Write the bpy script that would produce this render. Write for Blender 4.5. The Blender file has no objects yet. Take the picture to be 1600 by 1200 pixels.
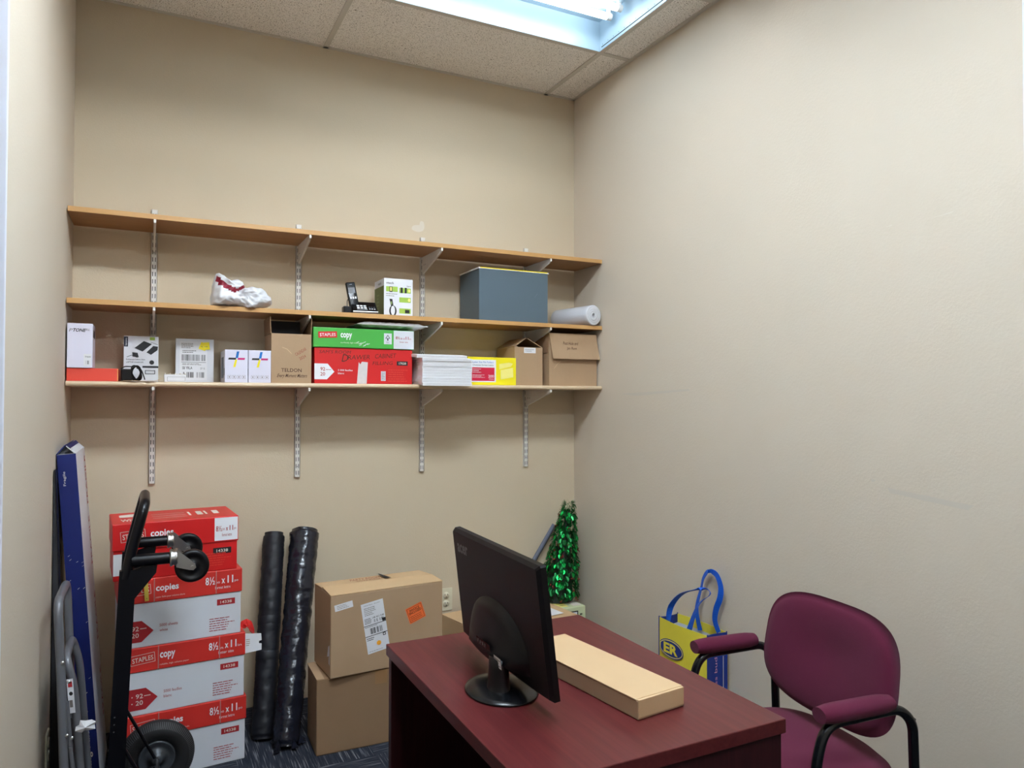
import bpy, bmesh, math, random
from mathutils import Vector, Matrix, noise
random.seed(7)
sc = bpy.context.scene
PI = math.pi
R = math.radians

# ------------------------------------------------------------------ camera
def look_camera():
    f, yaw, pitch, roll = 1145.02, R(26.5315), R(1.0632), R(0.0961)
    F = Vector((math.sin(yaw) * math.cos(pitch), math.cos(yaw) * math.cos(pitch), math.sin(pitch)))
    R0 = Vector((math.cos(yaw), -math.sin(yaw), 0))
    U0 = R0.cross(F)
    Rr = R0 * math.cos(roll) + U0 * math.sin(roll)
    Ur = -R0 * math.sin(roll) + U0 * math.cos(roll)
    m = Matrix(((Rr.x, Ur.x, -F.x, 0), (Rr.y, Ur.y, -F.y, 0), (Rr.z, Ur.z, -F.z, 1.42), (0, 0, 0, 1)))
    cd = bpy.data.cameras.new('camera')
    cd.sensor_width = 36.0
    cd.lens = 36.0 * f / 1600.0
    cd.clip_start = 0.02
    co = bpy.data.objects.new('camera', cd)
    sc.collection.objects.link(co)
    co.matrix_world = m
    sc.camera = co
look_camera()

# ------------------------------------------------------------------ world, exposure
w = bpy.data.worlds.new('world')
sc.world = w
w.use_nodes = True
w.node_tree.nodes['Background'].inputs[0].default_value = (0.93, 0.96, 1.0, 1)
w.node_tree.nodes['Background'].inputs[1].default_value = 0.5
sc.view_settings.view_transform = 'Standard'
sc.view_settings.look = 'None'
sc.view_settings.gamma = 1
sc.view_settings.use_curve_mapping = False
sc.view_settings.exposure = 1.0
TUBE_POWER = 6.4        # tubes of the light nearest the shelves
TUBE_POWER_REAR = 50.0  # tubes of the light over the desk
TUBE_POWER_FILL = 34.0  # tubes of the unseen fill light added behind the camera

# ------------------------------------------------------------------ room numbers
XL, XR, YB, H = -0.2805, 2.1698, 3.5583, 3.1128
YF = -1.6                       # inner face of the wall behind the camera
OXL, OXR, EL, ER = -1.9, 3.7, 1.932, 1.172   # the open area before the alcove; where the side walls end
SH = (2.155, 1.8008, 1.4815)    # shelf tops
SY = 3.267                      # shelf front edge

# ------------------------------------------------------------------ materials
def lin(c):
    return tuple(((v / 255) / 12.92 if v / 255 <= 0.04045 else ((v / 255 + 0.055) / 1.055) ** 2.4) for v in c) + (1,)
MATS = {}
def mat(name, rgb, rough=0.6, metal=0.0, bump=0.0, bscale=200.0, var=0.0, vscale=6.0, spec=0.5, emit=None, trans=0.0, alpha=1.0, sheen=0.0):
    m = bpy.data.materials.new(name)
    m.use_nodes = True
    nt = m.node_tree
    b = nt.nodes['Principled BSDF']
    b.inputs['Base Color'].default_value = lin(rgb)
    b.inputs['Roughness'].default_value = rough
    b.inputs['Metallic'].default_value = metal
    b.inputs['Specular IOR Level'].default_value = spec
    b.inputs['Transmission Weight'].default_value = trans
    b.inputs['Alpha'].default_value = alpha
    if sheen: b.inputs['Sheen Weight'].default_value = sheen
    if emit:
        b.inputs['Emission Color'].default_value = (*emit[:3], 1)
        b.inputs['Emission Strength'].default_value = emit[3]
    tc = nt.nodes.new('ShaderNodeTexCoord')
    if bump:
        n = nt.nodes.new('ShaderNodeTexNoise'); n.inputs['Scale'].default_value = bscale; n.inputs['Detail'].default_value = 3
        nt.links.new(tc.outputs['Object'], n.inputs['Vector'])
        bp = nt.nodes.new('ShaderNodeBump'); bp.inputs['Strength'].default_value = bump; bp.inputs['Distance'].default_value = 0.002
        nt.links.new(n.outputs['Fac'], bp.inputs['Height']); nt.links.new(bp.outputs['Normal'], b.inputs['Normal'])
    if var:
        n = nt.nodes.new('ShaderNodeTexNoise'); n.inputs['Scale'].default_value = vscale; n.inputs['Detail'].default_value = 4
        nt.links.new(tc.outputs['Object'], n.inputs['Vector'])
        mx = nt.nodes.new('ShaderNodeMix'); mx.data_type = 'RGBA'
        c = lin(rgb)
        mx.inputs[6].default_value = tuple(min(1, v * (1 - var)) for v in c[:3]) + (1,)
        mx.inputs[7].default_value = tuple(min(1, v * (1 + var)) for v in c[:3]) + (1,)
        nt.links.new(n.outputs['Fac'], mx.inputs[0]); nt.links.new(mx.outputs[2], b.inputs['Base Color'])
    MATS[name] = m
    return m

def wood(name, c0, c1, scale=(1, 30, 30), rough=0.4, spec=0.4):
    m = mat(name, c0, rough, spec=spec)
    nt = m.node_tree; b = nt.nodes['Principled BSDF']
    tc = nt.nodes.new('ShaderNodeTexCoord'); mp = nt.nodes.new('ShaderNodeMapping')
    mp.inputs['Scale'].default_value = scale
    nt.links.new(tc.outputs['Object'], mp.inputs['Vector'])
    n = nt.nodes.new('ShaderNodeTexNoise'); n.inputs['Scale'].default_value = 3; n.inputs['Detail'].default_value = 6; n.inputs['Roughness'].default_value = 0.65
    nt.links.new(mp.outputs['Vector'], n.inputs['Vector'])
    rp = nt.nodes.new('ShaderNodeValToRGB')
    rp.color_ramp.elements[0].position = 0.32; rp.color_ramp.elements[0].color = lin(c0)
    rp.color_ramp.elements[1].position = 0.68; rp.color_ramp.elements[1].color = lin(c1)
    nt.links.new(n.outputs['Fac'], rp.inputs['Fac']); nt.links.new(rp.outputs['Color'], b.inputs['Base Color'])
    return m

mat('wall_paint', (208, 192, 166), 0.7, bump=0.25, bscale=160, var=0.025, vscale=1.6, spec=0.2)
mat('wall_paint_cool', (209, 196, 178), 0.65, bump=0.3, bscale=120, var=0.035, vscale=1.4, spec=0.25)
mat('patch_paint', (214, 204, 188), 0.6)
mat('scuff_paint', (202, 191, 176), 0.6)
mat('trim_white', (226, 228, 240), 0.4)
mat('tee_metal', (206, 202, 194), 0.45)
mat('housing', (156, 178, 192), 0.4)
mat('tube', (255, 255, 255), 0.5, emit=(0.86, 0.94, 1.0, TUBE_POWER))
mat('tube_fill', (255, 255, 255), 0.5, emit=(0.89, 0.95, 1.0, TUBE_POWER_FILL))
mat('tube_rear', (255, 255, 255), 0.5, emit=(0.89, 0.95, 1.0, TUBE_POWER_REAR))
mat('white_metal', (226, 222, 216), 0.35)
mat('slot_dark', (38, 34, 32), 0.8)
mat('cream', (214, 190, 158), 0.35, var=0.05)
wood('oak', (150, 104, 62), (176, 130, 84), (1.2, 40, 40), 0.42)
wood('oak_edge', (186, 138, 82), (206, 160, 104), (1.5, 60, 200), 0.4)
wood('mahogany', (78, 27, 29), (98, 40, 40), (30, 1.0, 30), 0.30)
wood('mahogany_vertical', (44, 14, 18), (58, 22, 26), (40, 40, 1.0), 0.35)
mat('mahogany_edge', (98, 48, 44), 0.3)
mat('black_rubber', (22, 22, 24), 0.75, bump=0.1, bscale=300)
mat('black_paint', (8, 9, 15), 0.3, spec=0.3)
mat('black_plastic', (10, 9, 13), 0.4, spec=0.3)
mat('black_gloss', (14, 15, 18), 0.25, spec=0.35)
mat('dark_grey_print', (62, 62, 66), 0.4)
mat('logo_grey', (112, 112, 116), 0.35)
mat('screen', (6, 6, 8), 0.15)
mat('zinc', (196, 196, 196), 0.28, metal=1.0)
mat('grey_metal', (112, 114, 120), 0.35, metal=0.3)
mat('rim_grey', (74, 78, 84), 0.4, metal=0.4)
mat('kraft', (172, 142, 110), 0.75, bump=0.2, bscale=60, var=0.06, vscale=8)
mat('kraft_dark', (142, 112, 82), 0.8, bump=0.2, bscale=60, var=0.06, vscale=8)
mat('kraft_light', (198, 165, 125), 0.7, bump=0.1, bscale=60, var=0.04, vscale=8)
mat('kraft_edge', (208, 176, 138), 0.8)
mat('tape_tan', (150, 112, 72), 0.35)
mat('red', (206, 28, 28), 0.42, var=0.05)
mat('red_orange', (222, 70, 52), 0.5, var=0.04)
mat('lid_red', (204, 48, 40), 0.42, var=0.05)
mat('dark_red_print', (168, 34, 40), 0.5)
mat('green', (70, 168, 66), 0.42, var=0.05)
mat('carton_white', (214, 216, 222), 0.5, bump=0.1, bscale=40, var=0.03)
mat('paper_white', (235, 236, 240), 0.6)
mat('warm_white', (226, 218, 206), 0.6)
mat('label_white', (226, 226, 230), 0.5)
mat('gloss_white', (222, 220, 236), 0.35)
mat('ink', (28, 26, 30), 0.6)
mat('faint_ink', (120, 112, 108), 0.7)
mat('brown_ink', (70, 40, 28), 0.8)
mat('red_ink', (150, 70, 56), 0.8)
mat('orange', (240, 110, 50), 0.5)
mat('dot_orange', (255, 178, 50), 0.5)
mat('yellow', (244, 226, 20), 0.45)
mat('yellow_strip', (214, 186, 76), 0.5)
mat('pale_yellow', (246, 232, 130), 0.5)
mat('magenta_red', (206, 22, 62), 0.5)
mat('cyan_blue', (0, 108, 190), 0.5)
mat('magenta', (196, 30, 110), 0.5)
mat('navy_print', (14, 30, 98), 0.45, bump=0.1, bscale=40, var=0.08)
mat('navy', (10, 18, 44), 0.5)
mat('sage', (206, 214, 172), 0.5)
mat('sage_dark', (120, 140, 80), 0.5)
mat('olive_green', (98, 110, 52), 0.5)
mat('lime', (160, 192, 74), 0.5)
mat('charcoal_board', (34, 35, 40), 0.7)
mat('grey_bar', (104, 110, 126), 0.6)
mat('file_grey', (84, 100, 110), 0.5, bump=0.05, bscale=100)
mat('burgundy', (92, 26, 52), 0.9, bump=0.5, bscale=900, var=0.05, vscale=20, sheen=0.08, spec=0.2)
mat('chair_black', (14, 18, 22), 0.25)
mat('bag_yellow', (238, 222, 70), 0.5, var=0.06, vscale=15, bump=0.4, bscale=50)
mat('bag_blue', (16, 46, 132), 0.5, var=0.06, vscale=15)
mat('handle_blue', (14, 92, 206), 0.5)
mat('pink_print', (214, 150, 170), 0.6)
mat('bag_lining', (206, 210, 216), 0.7)
mat('plastic_white', (236, 238, 244), 0.3, bump=1.0, bscale=26, trans=0.12)
mat('maroon_print', (132, 16, 44), 0.4)
mat('silver', (226, 226, 230), 0.34, metal=0.55, bump=0.7, bscale=90)
mat('bubble', (232, 234, 240), 0.25, bump=0.6, bscale=140, trans=0.15)
mat('bubble_core', (205, 206, 214), 0.5)
mat('foil_green', (20, 176, 80), 0.25, metal=0.8)
mat('foil_dark', (8, 96, 44), 0.3, metal=0.7)
mat('foil_deep', (5, 30, 18), 0.5)
mat('berry', (170, 60, 60), 0.2, metal=0.7)
mat('ivory', (222, 216, 190), 0.35)
mat('ivory_shadow', (190, 184, 158), 0.4)
mat('plastic_black_wrap', (26, 28, 38), 0.22, bump=0.6, bscale=60)
mat('fabric_black', (12, 14, 24), 0.55, bump=0.3, bscale=30)
mat('tape_clear', (232, 214, 206), 0.3, alpha=0.55)
mat('strap_clear', (226, 190, 182), 0.3, alpha=0.45)
mat('tape_white', (214, 206, 204), 0.5, var=0.1, vscale=60)

def ceiling_mat():
    m = mat('ceiling_tile', (206, 190, 172), 0.9, spec=0.1)
    nt = m.node_tree; b = nt.nodes['Principled BSDF']
    tc = nt.nodes.new('ShaderNodeTexCoord')
    def holes(scale, lo, hi):
        n = nt.nodes.new('ShaderNodeTexNoise'); n.inputs['Scale'].default_value = scale; n.inputs['Detail'].default_value = 2
        nt.links.new(tc.outputs['Object'], n.inputs['Vector'])
        r = nt.nodes.new('ShaderNodeMapRange'); r.inputs[1].default_value = lo; r.inputs[2].default_value = hi
        nt.links.new(n.outputs['Fac'], r.inputs[0]); return r
    a = holes(230, 0.34, 0.43); c = holes(95, 0.28, 0.34)
    mn = nt.nodes.new('ShaderNodeMath'); mn.operation = 'MINIMUM'
    nt.links.new(a.outputs[0], mn.inputs[0]); nt.links.new(c.outputs[0], mn.inputs[1])
    mx = nt.nodes.new('ShaderNodeMix'); mx.data_type = 'RGBA'
    mx.inputs[6].default_value = lin((124, 116, 106)); mx.inputs[7].default_value = lin((250, 247, 243))
    nt.links.new(mn.outputs[0], mx.inputs[0]); nt.links.new(mx.outputs[2], b.inputs['Base Color'])
    bp = nt.nodes.new('ShaderNodeBump'); bp.inputs['Strength'].default_value = 0.5; bp.inputs['Distance'].default_value = 0.003
    nt.links.new(mn.outputs[0], bp.inputs['Height']); nt.links.new(bp.outputs['Normal'], b.inputs['Normal'])
ceiling_mat()

def carpet_mat():
    m = mat('carpet', (44, 48, 60), 0.95, spec=0.1)
    nt = m.node_tree; b = nt.nodes['Principled BSDF']
    tc = nt.nodes.new('ShaderNodeTexCoord')
    rot = nt.nodes.new('ShaderNodeMapping'); rot.inputs['Location'].default_value = (0.17, 0.13, 0)
    nt.links.new(tc.outputs['Object'], rot.inputs['Vector'])
    ck = nt.nodes.new('ShaderNodeTexChecker'); ck.inputs['Scale'].default_value = 2.0
    nt.links.new(rot.outputs['Vector'], ck.inputs['Vector'])
    outs = []
    for s in ((7, 190, 1), (190, 7, 1)):
        mp = nt.nodes.new('ShaderNodeMapping'); mp.inputs['Scale'].default_value = s
        nt.links.new(tc.outputs['Object'], mp.inputs['Vector'])
        n = nt.nodes.new('ShaderNodeTexNoise'); n.inputs['Scale'].default_value = 1.0; n.inputs['Detail'].default_value = 3
        nt.links.new(mp.outputs['Vector'], n.inputs['Vector']); outs.append(n)
    mx = nt.nodes.new('ShaderNodeMix'); mx.data_type = 'FLOAT'
    nt.links.new(ck.outputs['Fac'], mx.inputs[0]); nt.links.new(outs[0].outputs['Fac'], mx.inputs[2]); nt.links.new(outs[1].outputs['Fac'], mx.inputs[3])
    rp = nt.nodes.new('ShaderNodeValToRGB')
    e = rp.color_ramp.elements
    e[0].position = 0.40; e[0].color = lin((36, 39, 48))
    e[1].position = 0.70; e[1].color = lin((120, 121, 126))
    k = e.new(0.56); k.color = lin((50, 53, 62))
    nt.links.new(mx.outputs[0], rp.inputs['Fac']); nt.links.new(rp.outputs['Color'], b.inputs['Base Color'])
carpet_mat()

# ------------------------------------------------------------------ mesh builder
_tc = {}
def text_geo(s, bold=0.0, res=2):
    key = (s, bold, res)
    if key in _tc: return _tc[key]
    cu = bpy.data.curves.new('lettering', 'FONT')
    cu.body = s; cu.offset = bold; cu.resolution_u = res; cu.fill_mode = 'FRONT'; cu.dimensions = '2D'
    ob = bpy.data.objects.new('lettering', cu)
    sc.collection.objects.link(ob)
    dg = bpy.context.evaluated_depsgraph_get(); dg.update()
    me = bpy.data.meshes.new_from_object(ob.evaluated_get(dg))
    vs = [(v.co.x, v.co.y) for v in me.vertices]; fs = [tuple(p.vertices) for p in me.polygons]
    bpy.data.objects.remove(ob); bpy.data.curves.remove(cu); bpy.data.meshes.remove(me)
    x0 = min(v[0] for v in vs); x1 = max(v[0] for v in vs); y0 = min(v[1] for v in vs); y1 = max(v[1] for v in vs)
    vs = [((x - x0) / (x1 - x0), (y - y0) / (y1 - y0)) for x, y in vs]
    _tc[key] = (vs, fs)
    return _tc[key]

class MB:
    def __init__(s): s.v = []; s.f = []; s.m = []; s.sm = []; s.mats = []
    def mi(s, name):
        if name not in s.mats: s.mats.append(name)
        return s.mats.index(name)
    def add(s, vs, fs, mt, smooth=False, M=None):
        n = len(s.v); k = s.mi(mt)
        for p in vs:
            p = Vector(p); s.v.append(tuple(M @ p if M else p))
        for f in fs:
            s.f.append(tuple(n + i for i in f)); s.m.append(k); s.sm.append(smooth)
        return s
    def box(s, x0, x1, y0, y1, z0, z1, mt, M=None):
        v = [(x0, y0, z0), (x1, y0, z0), (x1, y1, z0), (x0, y1, z0), (x0, y0, z1), (x1, y0, z1), (x1, y1, z1), (x0, y1, z1)]
        return s.add(v, [(0, 3, 2, 1), (4, 5, 6, 7), (0, 1, 5, 4), (1, 2, 6, 5), (2, 3, 7, 6), (3, 0, 4, 7)], mt, False, M)
    def rbox(s, x0, x1, y0, y1, z0, z1, mt, r=0.003, seg=2, M=None, smooth=False):
        bm = bmesh.new(); bmesh.ops.create_cube(bm, size=1)
        for v in bm.verts:
            v.co = Vector(((x0 + x1) / 2 + v.co.x * (x1 - x0), (y0 + y1) / 2 + v.co.y * (y1 - y0), (z0 + z1) / 2 + v.co.z * (z1 - z0)))
        bmesh.ops.bevel(bm, geom=bm.edges[:], offset=r, segments=seg, affect='EDGES', profile=0.5)
        bm.verts.index_update()
        s.add([tuple(v.co) for v in bm.verts], [tuple(v.index for v in f.verts) for f in bm.faces], mt, smooth, M); bm.free()
        return s
    def quad(s, a, b, c, d, mt, th=0.0):
        a, b, c, d = map(Vector, (a, b, c, d))
        if not th: return s.add([a, b, c, d], [(0, 1, 2, 3)], mt)
        n = (b - a).cross(d - a).normalized() * th
        return s.add([a, b, c, d, a - n, b - n, c - n, d - n], [(0, 1, 2, 3), (7, 6, 5, 4), (0, 4, 5, 1), (1, 5, 6, 2), (2, 6, 7, 3), (3, 7, 4, 0)], mt)
    def prism(s, pts, y0, y1, mt, M=None, axis='Y'):
        n = len(pts)
        f = {'Y': lambda p, y: (p[0], y, p[1]), 'X': lambda p, y: (y, p[0], p[1]), 'Z': lambda p, y: (p[0], p[1], y)}[axis]
        v = [f(p, y0) for p in pts] + [f(p, y1) for p in pts]
        fs = [tuple(range(n)), tuple(range(2 * n - 1, n - 1, -1))] + [(i, i + n, (i + 1) % n + n, (i + 1) % n) for i in range(n)]
        return s.add(v, fs, mt, False, M)
    def tube(s, path, r, mt, seg=12, closed=False, caps=True, flat=None):
        P = [Vector(p) for p in path]; n = len(P)
        rr = r if isinstance(r, (list, tuple)) else [r] * n
        T = []
        for i in range(n):
            a = P[(i - 1) % n] if (closed or i > 0) else P[i]; b = P[(i + 1) % n] if (closed or i < n - 1) else P[i]
            T.append((b - a).normalized())
        up = Vector((0, 0, 1)) if abs(T[0].z) < 0.9 else Vector((1, 0, 0))
        N = (up - T[0] * up.dot(T[0])).normalized(); vs = []
        for i in range(n):
            N = (N - T[i] * N.dot(T[i])).normalized(); B = T[i].cross(N)
            for k in range(seg):
                a = 2 * PI * k / seg
                fx, fy = flat if flat else (1, 1)
                vs.append(P[i] + (N * math.cos(a) * fx + B * math.sin(a) * fy) * rr[i])
        fs = []
        for i in range(n if closed else n - 1):
            j = (i + 1) % n
            for k in range(seg):
                fs.append((i * seg + k, i * seg + (k + 1) % seg, j * seg + (k + 1) % seg, j * seg + k))
        s.add(vs, fs, mt, True)
        if caps and not closed:
            s.add(vs[:seg], [tuple(range(seg - 1, -1, -1))], mt); s.add(vs[-seg:], [tuple(range(seg))], mt)
        return s
    def lathe(s, prof, mt, seg=32, M=None, smooth=True):
        vs = []; fs = []
        for r, z in prof:
            for k in range(seg):
                a = 2 * PI * k / seg; vs.append((r * math.cos(a), r * math.sin(a), z))
        for i in range(len(prof) - 1):
            for k in range(seg):
                fs.append((i * seg + k, i * seg + (k + 1) % seg, (i + 1) * seg + (k + 1) % seg, (i + 1) * seg + k))
        return s.add(vs, fs, mt, smooth, M)
    def ribbon(s, path, wd, mt, width=0.03, th=0.0015):
        P = [Vector(p) for p in path]; W = [Vector(q) for q in wd] if isinstance(wd[0], (tuple, list, Vector)) else [Vector(wd)] * len(P)
        vs = []
        for i, p in enumerate(P):
            t = (P[min(i + 1, len(P) - 1)] - P[max(i - 1, 0)]).normalized()
            ww = (W[i] - t * W[i].dot(t)).normalized() * width / 2; nn = t.cross(ww).normalized() * th / 2
            vs += [p - ww - nn, p + ww - nn, p + ww + nn, p - ww + nn]
        fs = []
        for i in range(len(P) - 1):
            for k in range(4): fs.append((i * 4 + k, i * 4 + (k + 1) % 4, i * 4 + 4 + (k + 1) % 4, i * 4 + 4 + k))
        fs += [(3, 2, 1, 0), tuple(len(vs) - 4 + k for k in range(4))]
        return s.add(vs, fs, mt)
    def build(s, name, parent=None, loc=None, rot=None):
        me = bpy.data.meshes.new(name); me.from_pydata(s.v, [], s.f)
        for m in s.mats: me.materials.append(MATS[m])
        for p, k, q in zip(me.polygons, s.m, s.sm): p.material_index = k; p.use_smooth = q
        me.update()
        bm = bmesh.new(); bm.from_mesh(me); bmesh.ops.recalc_face_normals(bm, faces=bm.faces[:]); bm.to_mesh(me); bm.free()
        o = bpy.data.objects.new(name, me); sc.collection.objects.link(o)
        if parent: o.parent = parent
        if loc: o.location = loc
        if rot: o.rotation_euler = rot
        return o

class Face:
    """drawing on a flat face: u, v in metres from the lower left corner"""
    def __init__(s, mb, O, U, V):
        s.mb = mb; s.O = Vector(O); s.U = Vector(U).normalized(); s.V = Vector(V).normalized(); s.N = s.U.cross(s.V); s.l = 0.0004
    def p(s, u, v, l=1): return s.O + s.U * u + s.V * v + s.N * s.l * l
    def rect(s, u0, v0, u1, v1, mt, l=1): s.mb.add([s.p(u0, v0, l), s.p(u1, v0, l), s.p(u1, v1, l), s.p(u0, v1, l)], [(0, 1, 2, 3)], mt)
    def poly(s, pts, mt, l=1): s.mb.add([s.p(u, v, l) for u, v in pts], [tuple(range(len(pts)))], mt)
    def text(s, t, u0, v0, u1, v1, mt, l=2, bold=0.0, rot=0.0, shear=0.0):
        vs, fs = text_geo(t, bold); c, sn = math.cos(rot), math.sin(rot); out = []
        for x, y in vs:
            a = x * (u1 - u0) + shear * y * (v1 - v0); b = y * (v1 - v0)
            out.append(s.p(u0 + a * c - b * sn, v0 + a * sn + b * c, l))
        s.mb.add(out, fs, mt)
    def frame(s, u0, v0, u1, v1, t, mt, l=2, rot=0.0):
        c, sn = math.cos(rot), math.sin(rot)
        def q(a, b): return (u0 + a * c - b * sn, v0 + a * sn + b * c)
        W, Hh = u1 - u0, v1 - v0
        for (a0, b0, a1, b1) in ((0, 0, W, t), (0, Hh - t, W, Hh), (0, 0, t, Hh), (W - t, 0, W, Hh)):
            s.poly([q(a0, b0), q(a1, b0), q(a1, b1), q(a0, b1)], mt, l)
    def lines(s, u0, v0, u1, v1, n, mt, l=2, fill=0.45, seed=1):
        rg = random.Random(seed); hh = (v1 - v0) / n
        for i in range(n):
            v = v1 - (i + 1) * hh; u = u0; end = u1 - (u1 - u0) * rg.random() * 0.35
            while u < end:
                ww = min(end - u, (u1 - u0) * (0.06 + rg.random() * 0.14))
                s.rect(u, v + hh * (1 - fill) / 2, u + ww, v + hh * (1 + fill) / 2, mt, l); u += ww + (u1 - u0) * 0.025
    def bars(s, u0, v0, u1, v1, mt, l=2, n=26, seed=2):
        rg = random.Random(seed); st = (u1 - u0) / n
        for i in range(n):
            if rg.random() < 0.72: s.rect(u0 + i * st, v0, u0 + i * st + st * (0.35 + 0.5 * rg.random()), v1, mt, l)
    def disc(s, u, v, ru, rv, mt, l=1, n=24): s.poly([(u + ru * math.cos(2 * PI * k / n), v + rv * math.sin(2 * PI * k / n)) for k in range(n)], mt, l)

def front(mb, w, d, z=0.0): return Face(mb, (-w / 2, -d / 2, z), (1, 0, 0), (0, 0, 1))
def left(mb, w, d, z=0.0): return Face(mb, (-w / 2, d / 2, z), (0, -1, 0), (0, 0, 1))
def right(mb, w, d, z=0.0): return Face(mb, (w / 2, -d / 2, z), (0, 1, 0), (0, 0, 1))
def topf(mb, w, d, h): return Face(mb, (-w / 2, -d / 2, h), (1, 0, 0), (0, 1, 0))

def tag(o, label, cat, group=None, kind=None):
    o['label'] = label; o['category'] = cat
    if group: o['group'] = group
    if kind: o['kind'] = kind
    return o
def thing(name, label, cat, loc=(0, 0, 0), rz=0.0, group=None):
    o = bpy.data.objects.new(name, None); sc.collection.objects.link(o)
    o.empty_display_size = 0.05; o.location = loc; o.rotation_euler = (0, 0, rz)
    return tag(o, label, cat, group)
def struct(mb, name, label=None, cat=None, parent=None):
    o = mb.build(name, parent)
    if not parent:
        o['kind'] = 'structure'; o['label'] = label; o['category'] = cat
    return o

def smooth_path(pts, n=6, closed=False):
    P = [Vector(p) for p in pts]; out = []; m = len(P)
    for i in range(m if closed else m - 1):
        g = (lambda j: P[j % m]) if closed else (lambda j: P[max(0, min(m - 1, j))])
        p0, p1, p2, p3 = g(i - 1), g(i), g(i + 1), g(i + 2)
        for k in range(n):
            t = k / n
            out.append(0.5 * ((2 * p1) + (-p0 + p2) * t + (2 * p0 - 5 * p1 + 4 * p2 - p3) * t * t + (-p0 + 3 * p1 - 3 * p2 + p3) * t ** 3))
    if not closed: out.append(P[-1])
    return out
def bend_path(pts, r=0.03, n=6):
    """polyline with rounded corners"""
    P = [Vector(p) for p in pts]; out = [P[0]]
    for i in range(1, len(P) - 1):
        a = (P[i - 1] - P[i]); b = (P[i + 1] - P[i]); q = min(r, a.length * 0.49, b.length * 0.49)
        s, e = P[i] + a.normalized() * q, P[i] + b.normalized() * q
        for k in range(n + 1):
            t = k / n; out.append(s * (1 - t) ** 2 + P[i] * 2 * t * (1 - t) + e * t * t)
    out.append(P[-1]); return out

def pillow(mb, outline, th0, th1, mt, rings=7, curve=None, edge=0.5, dent=None):
    """soft shape: outline (u, v) closed; thickness th0 towards -y, th1 towards +y; returns mesh in x/z with depth y"""
    n = len(outline); cx = sum(p[0] for p in outline) / n; cz = sum(p[1] for p in outline) / n
    vs = []; fs = []
    def layer(sgn, th):
        base = len(vs)
        for r in range(rings):
            s = 1 - (r / rings) ** 1.6 if r else 1.0
            s = 1 - r / rings
            hgt = th * (1 - s ** 5) ** edge if r else 0
            for (u, v) in outline:
                x = cx + (u - cx) * s; z = cz + (v - cz) * s
                y = sgn * hgt + (curve(x, z) if curve else 0)
                if dent and sgn < 0: y += dent(x, z)
                vs.append((x, y, z))
        y = sgn * th + (curve(cx, cz) if curve else 0) + (dent(cx, cz) if dent and sgn < 0 else 0)
        vs.append((cx, y, cz))
        for r in range(rings - 1):
            for k in range(n):
                fs.append((base + r * n + k, base + r * n + (k + 1) % n, base + (r + 1) * n + (k + 1) % n, base + (r + 1) * n + k))
        for k in range(n): fs.append((base + (rings - 1) * n + k, base + (rings - 1) * n + (k + 1) % n, base + rings * n))
        return base
    b0 = layer(-1, th0); b1 = layer(1, th1)
    for k in range(n): fs.append((b0 + k, b0 + (k + 1) % n, b1 + (k + 1) % n, b1 + k))
    mb.add(vs, fs, mt, True)
    return vs
def superellipse(a, b, n=2.6, cnt=48, cx=0, cz=0, taper=0.0):
    out = []
    for k in range(cnt):
        t = 2 * PI * k / cnt; c, s = math.cos(t), math.sin(t)
        x = a * abs(c) ** (2 / n) * (1 if c >= 0 else -1); z = b * abs(s) ** (2 / n) * (1 if s >= 0 else -1)
        out.append((cx + x * (1 - taper * z / b), cz + z))
    return out

# ================================================================== STRUCTURE
m = MB(); m.box(OXL - 0.1, OXR + 0.1, YF - 0.1, YB + 0.1, -0.06, 0, 'carpet')
struct(m, 'floor', 'dark navy carpet tiles with pale streaks', 'floor')
m = MB(); m.box(XL - 0.12, XR + 0.12, YB, YB + 0.1, 0, 3.3, 'wall_paint')
pf = Face(m, (0, YB, 0), (1, 0, 0), (0, 0, 1))
rg = random.Random(4)
for i_, (cx_, cz_, a, b_) in enumerate(((1.235, 2.285, 0.034, 0.018), (1.258, 2.30, 0.014, 0.026))):
    pf.poly([(cx_ + a * math.cos(2 * PI * k / 14) * (0.9 + 0.15 * rg.random()), cz_ + b_ * math.sin(2 * PI * k / 14) * (0.9 + 0.15 * rg.random())) for k in range(14)], 'patch_paint', i_ + 1)
struct(m, 'wall_back', 'beige painted back wall behind the shelves', 'wall')
m = MB(); m.box(XL - 0.12, XL, EL, YB + 0.1, 0, 3.3, 'wall_paint_cool'); m.box(OXL, XL - 0.12, EL, EL + 0.12, 0, 3.3, 'wall_paint_cool')
struct(m, 'wall_left', 'beige painted wall on the left', 'wall')
m = MB(); m.box(XR, XR + 0.12, ER, YB + 0.1, 0, 3.3, 'wall_paint_cool'); m.box(XR + 0.12, OXR, ER, ER + 0.12, 0, 3.3, 'wall_paint_cool')
f = Face(m, (XR, YB, 0), (0, -1, 0), (0, 0, 1))
f.poly([(1.960, 1.128), (1.985, 1.126), (2.24, 1.106), (2.22, 1.090), (1.968, 1.112)], 'scuff_paint')
f.poly([(1.90, 1.150), (1.915, 1.150), (1.913, 1.142), (1.902, 1.141)], 'scuff_paint', 2)
f.poly([(1.96, 1.982), (1.985, 1.986), (1.982, 1.982)], 'patch_paint', 2); f.poly([(2.11, 1.976), (2.19, 1.984), (2.18, 1.980)], 'patch_paint', 2)
f.poly([(0.45, 1.44), (0.98, 1.46), (0.99, 1.452), (0.60, 1.43)], 'scuff_paint', 1)
struct(m, 'wall_right', 'plain beige painted wall on the right with faint scuffs', 'wall')
m = MB(); m.box(OXL - 0.1, OXR + 0.1, YF - 0.1, YF, 0, 3.3, 'wall_paint_cool')
struct(m, 'wall_front', 'beige painted wall behind the camera', 'wall')
m = MB(); m.box(OXL - 0.1, OXL, YF, EL + 0.12, 0, 3.3, 'wall_paint_cool')
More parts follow.
